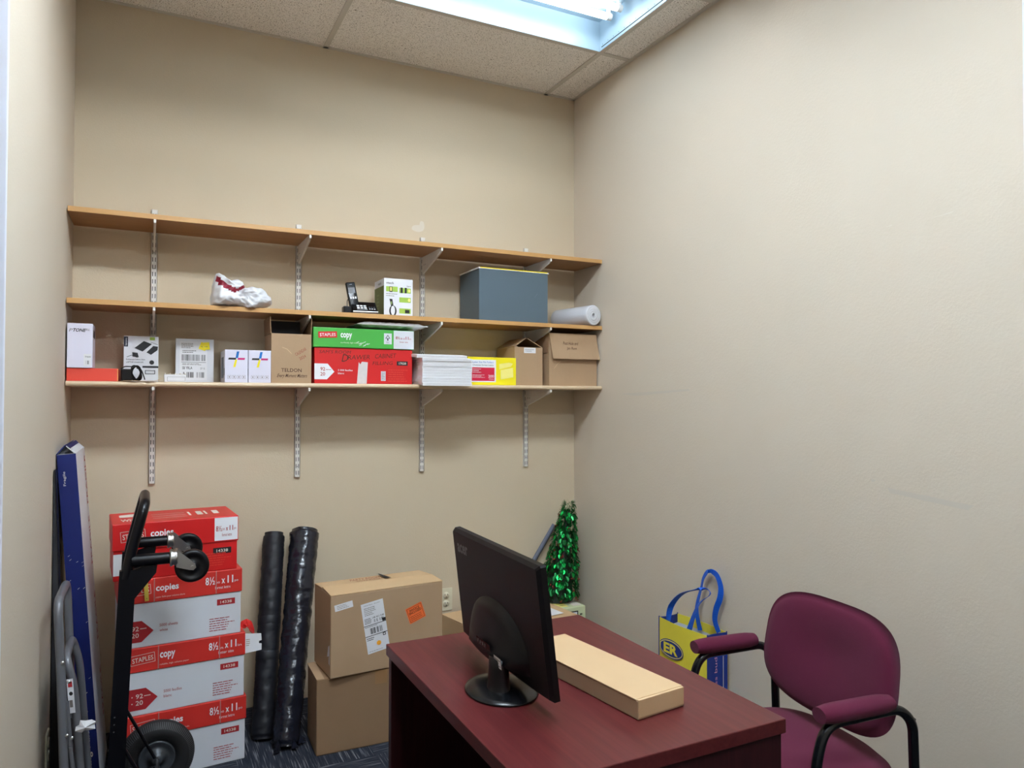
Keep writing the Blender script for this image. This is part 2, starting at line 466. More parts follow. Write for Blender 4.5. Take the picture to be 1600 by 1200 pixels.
struct(m, 'wall_hall_left', 'beige painted wall far to the left of the camera', 'wall')
m = MB(); m.box(OXR, OXR + 0.1, YF, ER + 0.12, 0, 3.3, 'wall_paint_cool')
struct(m, 'wall_hall_right', 'beige painted wall far to the right of the camera', 'wall')
m = MB(); m.rbox(XL - 0.07, XL + 0.003, EL - 0.012, EL, 0, H - 0.001, 'trim_white', 0.002)
struct(m, 'trim_1', 'white corner strip at the left edge of the picture', 'corner trim')
m = MB(); m.rbox(XR - 0.003, XR + 0.07, ER - 0.012, ER, 0, H - 0.001, 'trim_white', 0.002)
struct(m, 'trim_2', 'white corner strip at the upper right edge of the picture', 'corner trim')

# ceiling: tiles in a T grid, with openings for the two light fittings
TX = [XL, 0.7621, 1.9821, XR]
RX0, RX1 = 0.08, 1.30           # the rear light sits mid room
TY = [YF, -1.2655, -0.6555, -0.0455, 0.5645, 1.1745, 1.7845, 2.3945, 3.0045, YB]
m = MB()
for i in range(len(TX) - 1):
    for j in range(len(TY) - 1):
        if i == 1 and j == 7: continue
        if j in (2, 5) and i < 2:
            if i == 0: m.box(TX[0], RX0, TY[j], TY[j + 1], H + 0.004, H + 0.02, 'ceiling_tile'); m.box(RX1, TX[2], TY[j], TY[j + 1], H + 0.004, H + 0.02, 'ceiling_tile')
            continue
        m.box(TX[i], TX[i + 1], TY[j], TY[j + 1], H + 0.004, H + 0.02, 'ceiling_tile')
m.box(OXL, TX[0], YF, EL, H + 0.004, H + 0.02, 'ceiling_tile'); m.box(TX[3], OXR, YF, ER, H + 0.004, H + 0.02, 'ceiling_tile')
ceil = struct(m, 'ceiling', 'suspended ceiling of speckled beige tiles', 'ceiling')
m = MB()
for x in TX[1:-1]: m.box(x - 0.012, x + 0.012, YF if x > RX1 else TY[6], YB, H - 0.001, H + 0.004, 'tee_metal')
for y in TY[1:-1]: m.box(XL if y > EL else OXL, XR if y > ER else OXR, y - 0.012, y + 0.012, H - 0.0005, H + 0.0035, 'tee_metal')
m.box(XL, XR, YB - 0.02, YB, H - 0.001, H + 0.003, 'tee_metal'); m.box(XR - 0.02, XR, ER, YB, H - 0.001, H + 0.003, 'tee_metal'); m.box(XL, XL + 0.02, EL, YB, H - 0.001, H + 0.003, 'tee_metal')
g = m.build('ceiling_grid', ceil); g['label'] = 'painted metal grid between the tiles'

def troffer(y0, label, tube_mat='tube', X0=0.7621, X1=1.9821):
    x0, x1, y1, zt = X0 + 0.012, X1 - 0.012, y0 + 0.61 - 0.012, H + 0.145
    y0 += 0.012
    cx_, cy_ = (x0 + x1) / 2, (y0 + y1) / 2
    t = thing('ceiling_light', label, 'ceiling light', (cx_, cy_, H), 0, 'recessed ceiling lights')
    a, b = (x1 - x0) / 2, (y1 - y0) / 2; D = zt - H
    m = MB(); k = 0.002
    m.box(-a, -a + k, -b, b, 0, D, 'housing'); m.box(a - k, a, -b, b, 0, D, 'housing'); m.box(-a, a, -b, -b + k, 0, D, 'housing'); m.box(-a, a, b - k, b, 0, D, 'housing'); m.box(-a, a, -b, b, D, D + k, 'housing')
    m.box(-a + 0.05, a - 0.05, -0.05, 0.05, D - 0.03, D, 'housing')
    fc = Face(m, (a - k, b, 0), (0, -1, 0), (0, 0, 1))
    fc.rect(0.02, 0.012, 2 * b - 0.02, 0.017, 'slot_dark')
    for q in range(12): fc.rect(0.03 + q * 0.045, 0.022, 0.033 + q * 0.045, 0.027, 'slot_dark')
    m.build('housing', t)
    for ty in (0.155, 0.07, -0.07, -0.155):
        tb = MB(); tb.tube([(-a + 0.052, ty, D - 0.045), (a - 0.052, ty, D - 0.045)], 0.0155, tube_mat, 12)
        tb.build('fluorescent_tube', t)
        for sx in (-1, 1):
            hb = MB(); xx = sx * (a - 0.040)
            hb.tube([(xx - 0.012, ty, D - 0.045), (xx + 0.012, ty, D - 0.045)], 0.0165, 'white_metal', 12)
            hb.rbox(xx - 0.006, xx + 0.006, ty - 0.011, ty + 0.011, D - 0.045, D - 0.001, 'white_metal', 0.002)
            hb.build('lamp_holder', t)
troffer(2.3945, 'open recessed fluorescent light nearest the shelves')
troffer(1.1745, 'open recessed fluorescent light farther from the shelves, above the desk', 'tube_rear', RX0, RX1)
troffer(-0.6555, 'added unseen fluorescent fill light behind the camera', 'tube_fill', RX0, RX1)  # unseen fitting added to brighten the fronts and the ceiling

# ================================================================== SHELVES
def shelf(z, mt_board, mt_edge, label, round_edge=False):
    m = MB(); x0, x1 = XL + 0.004, XR - 0.004; y0, y1, t = SY, YB - 0.017, 0.02
    if round_edge:
        m.box(x0, x1, y0 + 0.01, y1, z - t, z, mt_board)
        m.tube([(x0, y0 + 0.01, z - t / 2), (x1, y0 + 0.01, z - t / 2)], t / 2, mt_edge, 16)
    else:
        m.box(x0, x1, y0 + 0.0015, y1, z - t, z, mt_board); m.rbox(x0, x1, y0, y0 + 0.0025, z - t, z, mt_edge, 0.0005, 1)
    return tag(m.build('wall_shelf'), label, 'shelf', 'long wall shelves')
shelf(SH[0], 'oak', 'oak_edge', 'empty oak shelf, topmost of the three on the back wall')
shelf(SH[1], 'oak', 'oak_edge', 'oak shelf in the middle, carrying the grey file box and telephone')
shelf(SH[2], 'cream', 'cream', 'cream shelf with a rounded front edge, lowest of the three', True)

SX = (0.0255, 0.640, 1.258, 1.855)
UL = ('leftmost white slotted upright on the back wall', 'second white slotted upright from the left, behind the open lettered carton',
      'third white slotted upright from the left, behind the stack of white booklets', 'rightmost white slotted upright, behind the dark grey file box')
for x, lb in zip(SX, UL):
    m = MB(); z0, z1 = 1.045, 2.237; y1 = YB; y0 = YB - 0.015
    m.box(-0.0125, 0.0125, y0, y0 + 0.002, z0, z1, 'white_metal'); m.box(-0.0125, -0.0105, y0, y1, z0, z1, 'white_metal'); m.box(0.0105, 0.0125, y0, y1, z0, z1, 'white_metal')
    f = Face(m, (-0.0125, y0, z0), (1, 0, 0), (0, 0, 1)); n = int((z1 - z0 - 0.01) / 0.0318)
    for k in range(n):
        for u in (0.0058, 0.0162): f.rect(u, 0.010 + k * 0.0318, u + 0.003, 0.029 + k * 0.0318, 'slot_dark')
    for v in (0.045, 0.60, 0.33, 0.93): f.disc(0.0125, v + 0.004, 0.0022, 0.0022, 'slot_dark', 1, 10)
    tag(m.build('shelf_upright', None, (x, 0, 0)), lb, 'shelf upright', 'slotted shelf uprights')
WH = ('leftmost', 'second', 'third', 'rightmost')
for z, wz in zip(SH, ('top oak shelf', 'middle oak shelf', 'lowest cream shelf')):
    for x, wx in zip(SX, WH):
        m = MB(); zt = z - 0.0202; ya, yb = YB - 0.0155, SY - 0.03 + 0.0
        yb = SY + 0.0 - 0.035 if z != SH[2] else SY - 0.0
        yb = 3.235 if z != SH[2] else 3.262
        yb = max(yb, 3.235)
        prof = [(ya, zt), (3.272, zt), (3.272, zt - 0.012), (3.29, zt - 0.022), (ya - 0.012, zt - 0.085), (ya, zt - 0.098)]
        m.prism(prof, -0.0045, -0.0030, 'white_metal', axis='X'); m.prism(prof, 0.0030, 0.0045, 'white_metal', axis='X')
        low = [(3.272, zt - 0.012), (3.29, zt - 0.022), (ya - 0.012, zt - 0.085)]
        for a, b in zip(low, low[1:]):
            m.add([(-0.0045, a[0], a[1]), (0.0045, a[0], a[1]), (0.0045, b[0], b[1]), (-0.0045, b[0], b[1])], [(0, 1, 2, 3)], 'white_metal')
        m.box(-0.0045, 0.0045, 3.268, 3.272, zt - 0.014, zt, 'white_metal')
        fc = Face(m, (-0.0045, ya, zt - 0.098), (0, -1, 0), (0, 0, 1))
        for u in (0.03, 0.05): fc.disc(u, 0.055, 0.003, 0.003, 'slot_dark', 1, 10)
        for side in (-0.0095, -0.0095):
            pass
        tag(m.build('shelf_bracket', None, (x, 0, 0)), 'white triangular bracket under the %s on the %s upright' % (wz, wx if wx in ('leftmost', 'rightmost') else wx + ' from left'), 'shelf bracket', 'white shelf brackets')

# ================================================================== STAPLES CARTONS ON THE FLOOR
def logo(f, u, v, ww, hh, mt_frame, mt_txt, rot=0.08, fill=None):
    if fill:
        c, s = math.cos(rot), math.sin(rot); q = lambda a, b: (u + a * c - b * s, v + a * s + b * c)
        f.poly([q(0, 0), q(ww, 0), q(ww, hh), q(0, hh)], fill, 2)
    else: f.frame(u, v, u + ww, v + hh, 0.0015, mt_frame, 2, rot)
    c, s = math.cos(rot), math.sin(rot)
    f.text('STAPLES', u + 0.08 * ww * c - 0.25 * hh * s, v + 0.25 * hh, u + 0.08 * ww + 0.84 * ww, v + 0.75 * hh, mt_txt, 3, 0.01, rot)
def carton(label, loc, rz, w_, d_, h_, lidh, body, lid, word, sub, size, unit, small, num_bg, num_txt, txt, arrow, arrow_txt, blk=None, tilt=0.0, flap=False, sheets=('5000 feuilles', 'blanc')):
    t = thing('paper_carton', label, 'box', loc, rz, 'red and white paper cartons')
    m = MB(); bw, bd = w_ - 0.008, d_ - 0.008
    m.rbox(-bw / 2, bw / 2, -bd / 2, bd / 2, 0, h_ - 0.004, body, 0.003)
    f = front(m, bw, bd)
    f.poly([(0.0, 0.02), (0.075, 0.02), (0.115, 0.058), (0.075, 0.098), (0.0, 0.098)], arrow)
    f.text('92', 0.042, 0.062, 0.066, 0.079, arrow_txt, 2, 0.01); f.text('20', 0.042, 0.038, 0.066, 0.055, arrow_txt, 2, 0.01)
    f.lines(0.07, 0.066, 0.092, 0.073, 1, arrow_txt); f.rect(0.028, 0.068, 0.032, 0.072, arrow_txt, 2); f.rect(0.028, 0.044, 0.032, 0.048, arrow_txt, 2)
    f.text(sheets[0], 0.135, 0.068, 0.197, 0.079, txt, 2); f.text(sheets[1], 0.135, 0.050, 0.163, 0.060, txt, 2)
    f.rect(bw - 0.088, h_ - lidh - 0.045, bw - 0.022, h_ - lidh - 0.022, num_bg); f.text('14338', bw - 0.076, h_ - lidh - 0.039, bw - 0.034, h_ - lidh - 0.028, num_txt, 2, 0.01)
    f.lines(bw - 0.115, 0.018, bw - 0.02, 0.072, 6, txt, 2, 0.3, 5)
    m.build('carton_body', t)
    m = MB(); zt = h_; zb = h_ - lidh
    m.rbox(-w_ / 2, w_ / 2, -d_ / 2, d_ / 2, zb, zt, lid, 0.003)
    f = Face(m, (-w_ / 2, -d_ / 2, zb), (1, 0, 0), (0, 0, 1)); L = lidh
    logo(f, 0.028, L * 0.30, 0.082, L * 0.40, 'warm_white', 'warm_white')
    f.text(word, 0.125, L * 0.36, 0.125 + 0.021 * len(word) * 0.62, L * 0.70, 'paper_white', 2, 0.025)
    f.text(sub, 0.125, L * 0.14, 0.225, L * 0.23, 'warm_white', 2)
    sx = w_ - 0.135
    cc = 'paper_white'
    if blk: f.rect(w_ - 0.088, 0.006, w_ - 0.003, L - 0.004, blk, 1); cc = 'dark_red_print'; sx = w_ - 0.083
    k = 0.62 if blk else 1
    f.text('8\u00bd', sx, L * 0.42, sx + 0.034 * k, L * (0.44 + 0.32 * k), cc, 2, 0.015); f.text(unit, sx + 0.038 * k, L * 0.42, sx + 0.052 * k, L * (0.42 + 0.12), cc, 2)
    f.text('x', sx + 0.058 * k, L * 0.44, sx + 0.071 * k, L * (0.44 + 0.2 * k), cc, 2, 0.02); f.text('11', sx + 0.080 * k, L * 0.44, sx + 0.101 * k, L * (0.44 + 0.32 * k), cc, 2, 0.02)
    f.text(unit, sx + 0.106 * k, L * 0.44, sx + 0.120 * k, L * 0.54, cc, 2)
    f.text(small, sx + 0.035 * k, L * 0.22, sx + 0.087 * k + 0.004, L * 0.34, cc, 2)
    for u in (0.118, w_ - 0.098):
        if not blk: f.rect(u, 0, u + 0.0035, L, 'strap_clear', 3)
    ld = m.build('lid', t)
    if tilt: ld.rotation_euler = (0, tilt, 0)
    if flap:
        m = MB(); m.prism([(w_ / 2 - 0.002, zb + 0.004), (w_ / 2 + 0.062, zb + 0.008), (w_ / 2 + 0.062, zb + 0.032), (w_ / 2 + 0.052, zb + 0.034), (w_ / 2 + 0.052, zb + 0.044), (w_ / 2 + 0.062, zb + 0.046), (w_ / 2 + 0.060, zb + 0.072), (w_ / 2 - 0.002, zb + 0.080)], -d_ / 2 + 0.002, -d_ / 2 + 0.006, 'paper_white')
        f = Face(m, (w_ / 2, -d_ / 2 + 0.002, zb), (1, 0, 0), (0, 0, 1)); f.lines(0.002, 0.03, 0.018, 0.06, 4, 'tape_tan', 2, 0.3, 3)
        o = m.build('torn_flap', ld); o['label'] = 'white torn cardboard flap with a notch'
        m = MB(); pts = [(w_ / 2 - 0.004, -0.05 - 0.02, zt - 0.003), (w_ / 2 + 0.018, -0.06, zt + 0.012), (w_ / 2 + 0.030, -0.08, zt - 0.004), (w_ / 2 + 0.034, -0.10, zt - 0.022)]
        m.ribbon(smooth_path(pts, 5), (0.15, 1, 0.3), 'red', 0.055, 0.002)
        o = m.build('lifted_edge', ld); o['label'] = 'red lifted edge of the lid'
    return t
A = R(4.2)
def stk(xr, z, w_, d_=0.285, yr=3.068, a=A):   # place by the front right corner
    c, s = math.cos(a), math.sin(a)
    return (xr - w_ / 2 * c - d_ / 2 * s, yr - w_ / 2 * s + d_ / 2 * c, z)
carton('red and white copy paper carton standing on the carpet, lowest of its stack', stk(0.365, 0, 0.432), A, 0.432, 0.285, 0.247, 0.09, 'carton_white', 'lid_red', 'copies', 'papier fiable pour volumes \u00e9lev\u00e9s', '', 'po', 'format lettre', 'dark_red_print', 'warm_white', 'dark_red_print', 'dark_red_print', 'warm_white')
carton('white copy paper carton with a red copy lid and a torn white flap', stk(0.360, 0.2475, 0.43), A, 0.43, 0.285, 0.247, 0.088, 'carton_white', 'lid_red', 'copy', 'reliable, high volume paper', '', 'in', 'letter size', 'dark_red_print', 'warm_white', 'dark_red_print', 'dark_red_print', 'warm_white', flap=True)
carton('white paper carton with a red lid just under the all red carton', stk(0.346, 0.495, 0.432), A, 0.432, 0.285, 0.252, 0.09, 'carton_white', 'lid_red', 'copies', 'papier fiable pour volumes \u00e9lev\u00e9s', '', 'po', 'format lettre', 'dark_red_print', 'warm_white', 'dark_red_print', 'dark_red_print', 'warm_white', sheets=('5000 sheets', 'white'))
top_c = carton('all red copies carton, topmost of the stack by the hand truck', stk(0.330, 0.7475, 0.436), A, 0.436, 0.29, 0.208, 0.098, 'red', 'red', 'copies', 'papier fiable pour volumes \u00e9lev\u00e9s', '', 'po', 'format lettre', 'ink', 'warm_white', 'red_orange', 'paper_white', 'dark_red_print', blk='paper_white')
m = MB(); f = Face(m, (-0.218, -0.145, 0.208), (1, 0, 0), (0, 1, 0))
f.poly([(0.03, 0.16), (0.12, 0.16), (0.12, 0.21), (0.08, 0.235), (0.03, 0.22)], 'warm_white'); f.text('White', 0.03, 0.05, 0.10, 0.11, 'warm_white', 1, 0.02)
for q in range(3): f.rect(0.14, 0.08 + q * 0.05, 0.26, 0.085 + q * 0.05, 'warm_white')
for q, u in enumerate((0.27, 0.30, 0.33, 0.36)): f.rect(u, 0.10, u + (0.022 if q % 2 else 0.008), 0.19, 'warm_white')
m.build('lid_print', [c for c in top_c.children if c.name.startswith('lid')][0])
m = MB(); m.ribbon([(-0.004, 3.022, 0.86), (0.000, 3.023, 0.80), (0.006, 3.024, 0.74), (0.010, 3.022, 0.67)], (1, 0, 0), 'yellow_strip', 0.014, 0.002)
f = Face(m, (0.003, 3.0195, 0.672), (1, 0, 0), (0, 0, 1)); f.disc(0.007, 0.008, 0.0015, 0.0015, 'ink', 2, 8)
tag(m.build('yellow_strip'), 'thin yellow plastic strip hanging down the red carton fronts', 'strip')

# ================================================================== BROWN CARTONS BESIDE THE ROLLS
def crease(f, pts, mt, wd=0.002):
    for a, b in zip(pts, pts[1:]):
        a, b = Vector(a), Vector(b); n = Vector((-(b - a).y, (b - a).x)).normalized() * wd / 2
        f.poly([a - n, b - n, b + n, a + n], mt, 1)
t = thing('brown_carton', 'large brown carton standing on the carpet under another carton', 'box', (0.617 + 0.265, 2.955 + 0.097, 0), R(-1.2), 'large brown cartons')
m = MB(); w_, d_, h_ = 0.53, 0.20, 0.301
m.rbox(-w_ / 2, w_ / 2, -d_ / 2, d_ / 2, 0, h_, 'kraft_dark', 0.004)
m.quad((-w_ / 2, -d_ / 2, h_ + 0.001), (-w_ / 2 + 0.03, -d_ / 2, h_ + 0.001), (-w_ / 2 + 0.03, d_ / 2, h_ + 0.002), (-w_ / 2 - 0.002, d_ / 2, h_ + 0.002), 'kraft', 0.003)
m.build('carton_body', t)
m = MB(); f = front(m, w_, d_); f.rect(0.235, h_ - 0.055, 0.285, h_, 'tape_tan'); m.build('tape_strip', t)
t = thing('brown_carton', 'large brown carton with shipping labels, on top of another carton', 'box', (0.9, 3.085, 0.3035), R(3.8), 'large brown cartons')
t.location = (0.663 + 0.2435 * math.cos(R(3.8)) - 0.1175 * math.sin(R(3.8)), 2.933 + 0.1175 * math.cos(R(3.8)) + 0.2435 * math.sin(R(3.8)), 0.304)
w_, d_, h_ = 0.487, 0.235, 0.325
m = MB(); m.rbox(-w_ / 2, w_ / 2, -d_ / 2, d_ / 2, 0, h_, 'kraft', 0.004)
m.build('carton_body', t)
m = MB()
m.add([(-w_ / 2, -d_ / 2, h_ + 0.001), (w_ / 2, -d_ / 2, h_ + 0.001), (w_ / 2, 0, h_ + 0.004), (0.0, 0.0, h_ + 0.008), (-w_ / 2, 0, h_ + 0.010),
       (-w_ / 2, -d_ / 2, h_ + 0.004), (w_ / 2, -d_ / 2, h_ + 0.004), (w_ / 2, 0, h_ + 0.008), (0.0, 0.0, h_ + 0.012), (-w_ / 2, 0, h_ + 0.014)],
      [(0, 1, 2, 3, 4), (9, 8, 7, 6, 5), (0, 5, 6, 1), (1, 6, 7, 2), (2, 7, 8, 3), (3, 8, 9, 4), (4, 9, 5, 0)], 'kraft_light')
m.build('front_flap', t)
m = MB()
m.quad((-w_ / 2, 0.012, h_ + 0.008), (w_ / 2, 0.010, h_ + 0.006), (w_ / 2 - 0.01, d_ / 2, h_ + 0.002), (-w_ / 2, d_ / 2, h_ + 0.002), 'kraft_light', 0.004)
f = Face(m, (-w_ / 2, -d_ / 2, h_ + 0.011), (1, 0, 0), (0, 1, 0))
f.text('PARTY ROOM', 0.13, 0.155, 0.26, 0.185, 'red_ink', 0, shear=0.2); f.text('SAM\u2019S ROOM', 0.15, 0.135, 0.265, 0.150, 'red_ink', 0, shear=0.2)
f.poly([(0.275, 0.225), (0.283, 0.225), (0.305, 0.135), (0.278, 0.138)], 'ink', 1)
m.build('rear_flap', t)
m = MB(); f = front(m, w_, d_)
def rotq(cx_, cy_, hw, hh, a): c, s = math.cos(a), math.sin(a); return [(cx_ + x * c - y * s, cy_ + x * s + y * c) for x, y in ((-hw, -hh), (hw, -hh), (hw, hh), (-hw, hh))]
class RF:
    """a sub-frame of a face, rotated; same drawing calls through Face"""
def subface(f, u, v, a, l=0.0):
    c, s = math.cos(a), math.sin(a)
    g = Face(f.mb, f.p(u, v, l), f.U * c + f.V * s, f.V * c - f.U * s); return g
g = subface(f, 0.155, 0.070, R(9)); g.rect(0, 0, 0.095, 0.208, 'label_white')
g.text('FRAGILE  RUSH', 0.012, 0.196, 0.08, 0.2, 'faint_ink', 2)
g.lines(0.01, 0.155, 0.06, 0.19, 5, 'faint_ink', 2, 0.35, 8); g.text('L4K 4C1 9-85', 0.04, 0.139, 0.09, 0.146, 'ink', 2, 0.01); g.bars(0.045, 0.122, 0.09, 0.135, 'ink', 2, 24, 4)
g.lines(0.006, 0.122, 0.036, 0.146, 4, 'ink', 2, 0.4, 9)
g.rect(0, 0.114, 0.095, 0.1165, 'ink', 2); g.rect(0.08, 0.117, 0.095, 0.13, 'ink', 2); g.lines(0.004, 0.107, 0.06, 0.112, 1, 'ink', 2, 0.4, 3); g.bars(0.02, 0.078, 0.078, 0.102, 'ink', 2, 30, 6)
g.rect(0, 0.070, 0.095, 0.0725, 'ink', 2); g.lines(0.004, 0.052, 0.045, 0.066, 2, 'ink', 2, 0.4, 5); g.rect(0.074, 0.058, 0.086, 0.070, 'ink', 2); g.disc(0.08, 0.064, 0.0038, 0.0038, 'label_white', 3, 10)
g.disc(0.052, 0.034, 0.0095, 0.0095, 'dot_orange', 2); g.lines(0.006, 0.006, 0.07, 0.01, 1, 'faint_ink', 2, 0.4, 3)
o = m.build('shipping_label', t); o['label'] = 'white shipping label with bar codes and an orange dot'
m = MB(); f = front(m, w_, d_); g = subface(f, 0.018, 0.262, R(9)); g.rect(0, 0, 0.075, 0.026, 'label_white'); g.lines(0.01, 0.004, 0.065, 0.022, 3, 'faint_ink', 2, 0.3, 2); o = m.build('small_label', t); o['label'] = 'small white strip label'
m = MB(); f = front(m, w_, d_); g = subface(f, 0.338, 0.165, R(19)); g.rect(0, 0, 0.075, 0.068, 'orange'); g.frame(0.004, 0.004, 0.071, 0.064, 0.0012, 'brown_ink')
g.text('INVOICE', 0.015, 0.047, 0.06, 0.058, 'brown_ink', 2, 0.01); g.text('ENCLOSED', 0.01, 0.036, 0.066, 0.046, 'brown_ink', 2, 0.01); g.lines(0.01, 0.008, 0.065, 0.03, 3, 'brown_ink', 2, 0.25, 3)
o = m.build('orange_sticker', t); o['label'] = 'orange invoice enclosed sticker'
m = MB(); f = left(m, w_, d_); f.poly([(0.19, 0.075), (0.215, 0.085), (0.212, 0.055), (0.225, 0.05), (0.222, 0.13), (0.205, 0.12)], 'label_white'); m.build('torn_tape', t)

# big carton behind the desk
t = thing('brown_carton', 'wide low brown carton on the carpet behind the desk and monitor', 'box', (1.612, 3.243, 0), R(8), 'large brown cartons')
m = MB(); w_, d_, h_ = 0.55, 0.40, 0.352
m.rbox(-w_ / 2, w_ / 2, -d_ / 2, d_ / 2, 0, h_, 'kraft_light', 0.004); m.build('carton_body', t)
m = MB(); m.quad((-w_ / 2, 0.002, h_ + 0.006), (w_ / 2, 0.002, h_ + 0.006), (w_ / 2, d_ / 2, h_ + 0.001), (-w_ / 2, d_ / 2, h_ + 0.001), 'kraft_light', 0.003)
f = Face(m, (-w_ / 2, -d_ / 2, h_ + 0.008), (1, 0, 0), (0, 1, 0)); f.frame(0.10, 0.24, 0.14, 0.275, 0.002, 'faint_ink', 0); f.rect(0.11, 0.25, 0.13, 0.265, 'faint_ink', 0)
m.build('top_flap', t)
m = MB(); m.quad((-w_ / 2, -d_ / 2, h_ + 0.001), (w_ / 2, -d_ / 2, h_ + 0.001), (w_ / 2, -0.002, h_ + 0.006), (-w_ / 2, -0.002, h_ + 0.006), 'kraft_light', 0.003); m.build('top_flap', t)
m = MB(); f = topf(m, w_, d_, h_ + 0.006); f.rect(w_ - 0.15, 0.06, w_ - 0.05, 0.17, 'label_white'); o = m.build('paper_label', t); o['label'] = 'white paper label'

# printed green box under the tree
t = thing('printed_box', 'pale green printed box in the corner under the tinsel tree', 'box', (1.984, 3.405, 0), 0)
m = MB(); w_, d_, h_ = 0.16, 0.27, 0.335
m.rbox(-w_ / 2, w_ / 2, -d_ / 2, d_ / 2, 0, h_, 'sage', 0.003)
f = topf(m, w_, d_, h_); f.poly([(0.01, 0.03), (0.07, 0.02), (0.08, 0.12), (0.06, 0.20), (0.01, 0.22)], 'pale_yellow'); f.rect(0.012, 0.1, 0.05, 0.16, 'sage_dark', 2); f.rect(0.10, 0.02, 0.15, 0.25, 'warm_white')
f.text('HARDWARE', 0.03, 0.045, 0.09, 0.055, 'ink', 3, 0.01)
f = front(m, w_, d_); f.rect(0.02, 0.16, w_ - 0.045, h_ - 0.02, 'ink'); f.rect(0.026, 0.166, w_ - 0.051, h_ - 0.026, 'label_white', 2); f.lines(w_ - 0.035, 0.2, w_ - 0.02, h_ - 0.03, 5, 'ink', 2, 0.4)
m.build('box_body', t)

# ================================================================== ROLLS
def roll(label, b, tp, r0, r1, mt, wr, seed, tagged, cat='roll'):
    t = thing('fabric_roll', label, cat, (b[0], b[1], 0), 0, 'black rolls leaning on the back wall')
    m = MB(); n = 150; seg = 40; P0 = Vector((0, 0, b[2])); P1 = Vector((tp[0] - b[0], tp[1] - b[1], tp[2])); ax = (P1 - P0)
    T = ax.normalized(); N = Vector((1, 0, 0)); N = (N - T * N.dot(T)).normalized(); B = T.cross(N); vs = []
    for i in range(n + 1):
        s = i / n; c = P0 + ax * s; r = r0 + (r1 - r0) * s
        if s < 0.02 or s > 0.985: r *= 0.86
        for k in range(seg):
            a = 2 * PI * k / seg
            q = noise.noise(Vector((math.cos(a) * 1.2 + seed, math.sin(a) * 1.2, s * 22))) * wr + (0.5 - abs(noise.noise(Vector((math.cos(a) * 1.8 + seed, math.sin(a) * 1.8, s * 62))))) * wr * 1.1
            p = c + (N * math.cos(a) + B * math.sin(a)) * (r + q); p.z = max(p.z, 0.001) if s < 0.1 else p.z
            vs.append(p)
    fs = [(i * seg + k, i * seg + (k + 1) % seg, (i + 1) * seg + (k + 1) % seg, (i + 1) * seg + k) for i in range(n) for k in range(seg)]
    m.add(vs, fs, mt, True)
    for e in (0, n):
        ring = vs[e * seg:(e + 1) * seg]; c = sum(ring, Vector()) / seg; m.add(ring + [c], [(k, (k + 1) % seg, seg) for k in range(seg)], mt)
    m.build('wrapped_roll', t)
    return t, ax
t, ax = roll('plain matt black roll leaning on the back wall beside the red cartons', (0.448, 3.205, 0.004), (0.530, 3.495, 0.80), 0.046, 0.046, 'fabric_black', 0.003, 1.0, None)
for s in (0.38, 0.55):
    m = MB(); c = Vector((0, 0, 0.004)) + ax * s; m.lathe([(0.0475, -0.018), (0.0485, -0.016), (0.0485, 0.016), (0.0475, 0.018)], 'fabric_black', 28, Matrix.Translation(c) @ ax.to_track_quat('Z', 'Y').to_matrix().to_4x4())
    m.build('fabric_band', t)
t, ax = roll('shiny black plastic wrapped roll leaning on the wall beside the brown cartons', (0.519, 3.088, 0.004), (0.664, 3.475, 0.805), 0.051, 0.063, 'plastic_black_wrap', 0.0045, 5.0, None)
m = MB(); rg = random.Random(3); vs = []
for k in range(9):
    a = rg.random() * 6.28; p = Vector((0.05 * math.cos(a), 0.05 * math.sin(a) * 0.8, 0.01)); q = p + Vector((math.cos(a) * 0.03, math.sin(a) * 0.02 - 0.01, 0.02 * rg.random() - 0.008)); w2 = Vector((-math.sin(a), math.cos(a), 0)) * 0.012
    m.add([p - w2, p + w2, q + Vector((0, 0, 0.006)), p + Vector((0, 0, 0.04))], [(0, 1, 2), (0, 2, 3), (1, 3, 2)], 'plastic_black_wrap')
    m.build('loose_wrapping', t); m = MB()

# ================================================================== PANEL BOX, BLACK CASE, STEP STOOL, OUTLETS
t = thing('panel_box', 'tall blue and white cardboard box leaning in the left corner', 'box', (-0.1565, 3.0, 0), 0)
tl = math.atan2(0.086, 1.14)
hh = 1.222; bw = 0.058; bd = 0.40
M_ = Matrix.Rotation(-tl, 4, 'Y')
m = MB(); m.box(-bw / 2, bw / 2, 0, bd, 0.0, hh, 'carton_white', M_)
f = Face(m, M_ @ Vector((-bw / 2, 0, 0)), M_ @ Vector((1, 0, 0)), M_ @ Vector((0, 0, 1))); f.rect(0, 0, bw, hh, 'navy_print')
g = Face(m, f.p(0.0, 0.0, 1), f.V, -f.U)
g.text('Shelving Panels', 0.03, -0.042, 0.285, -0.016, 'warm_white', 1, 0.01); g.text('Fragile', hh - 0.11, -0.024, hh - 0.06, -0.014, 'warm_white', 1)
rg = random.Random(5)
for k in range(14):
    u, v = rg.random() * bw * 0.9, 0.3 + rg.random() * 0.6; f.poly([(u, v), (u + 0.006, v + 0.006 * rg.random()), (u + 0.007, v + 0.004), (u + 0.001, v - 0.001)], 'warm_white', 3)
f = Face(m, M_ @ Vector((bw / 2, 0, 0)), M_ @ Vector((0, 1, 0)), M_ @ Vector((0, 0, 1)))
f.rect(bd - 0.08, 0, bd - 0.074, hh, 'kraft_edge')
g = Face(m, f.p(0.0, 0.0, 1), f.V, -f.U)
for s0 in (0.16, 0.46, 0.76, 1.0):
    g.text('FRAGILE', s0, -bd + 0.02, s0 + 0.19, -bd + 0.07, 'dark_red_print', 1, 0.02)
m.build('box_body', t)
m = MB(); tp = M_ @ Vector((0, 0, hh)); rid = tp + Vector((-0.004, 0, 0.026))
def P_(x, y, z): return M_ @ Vector((x, y, z))
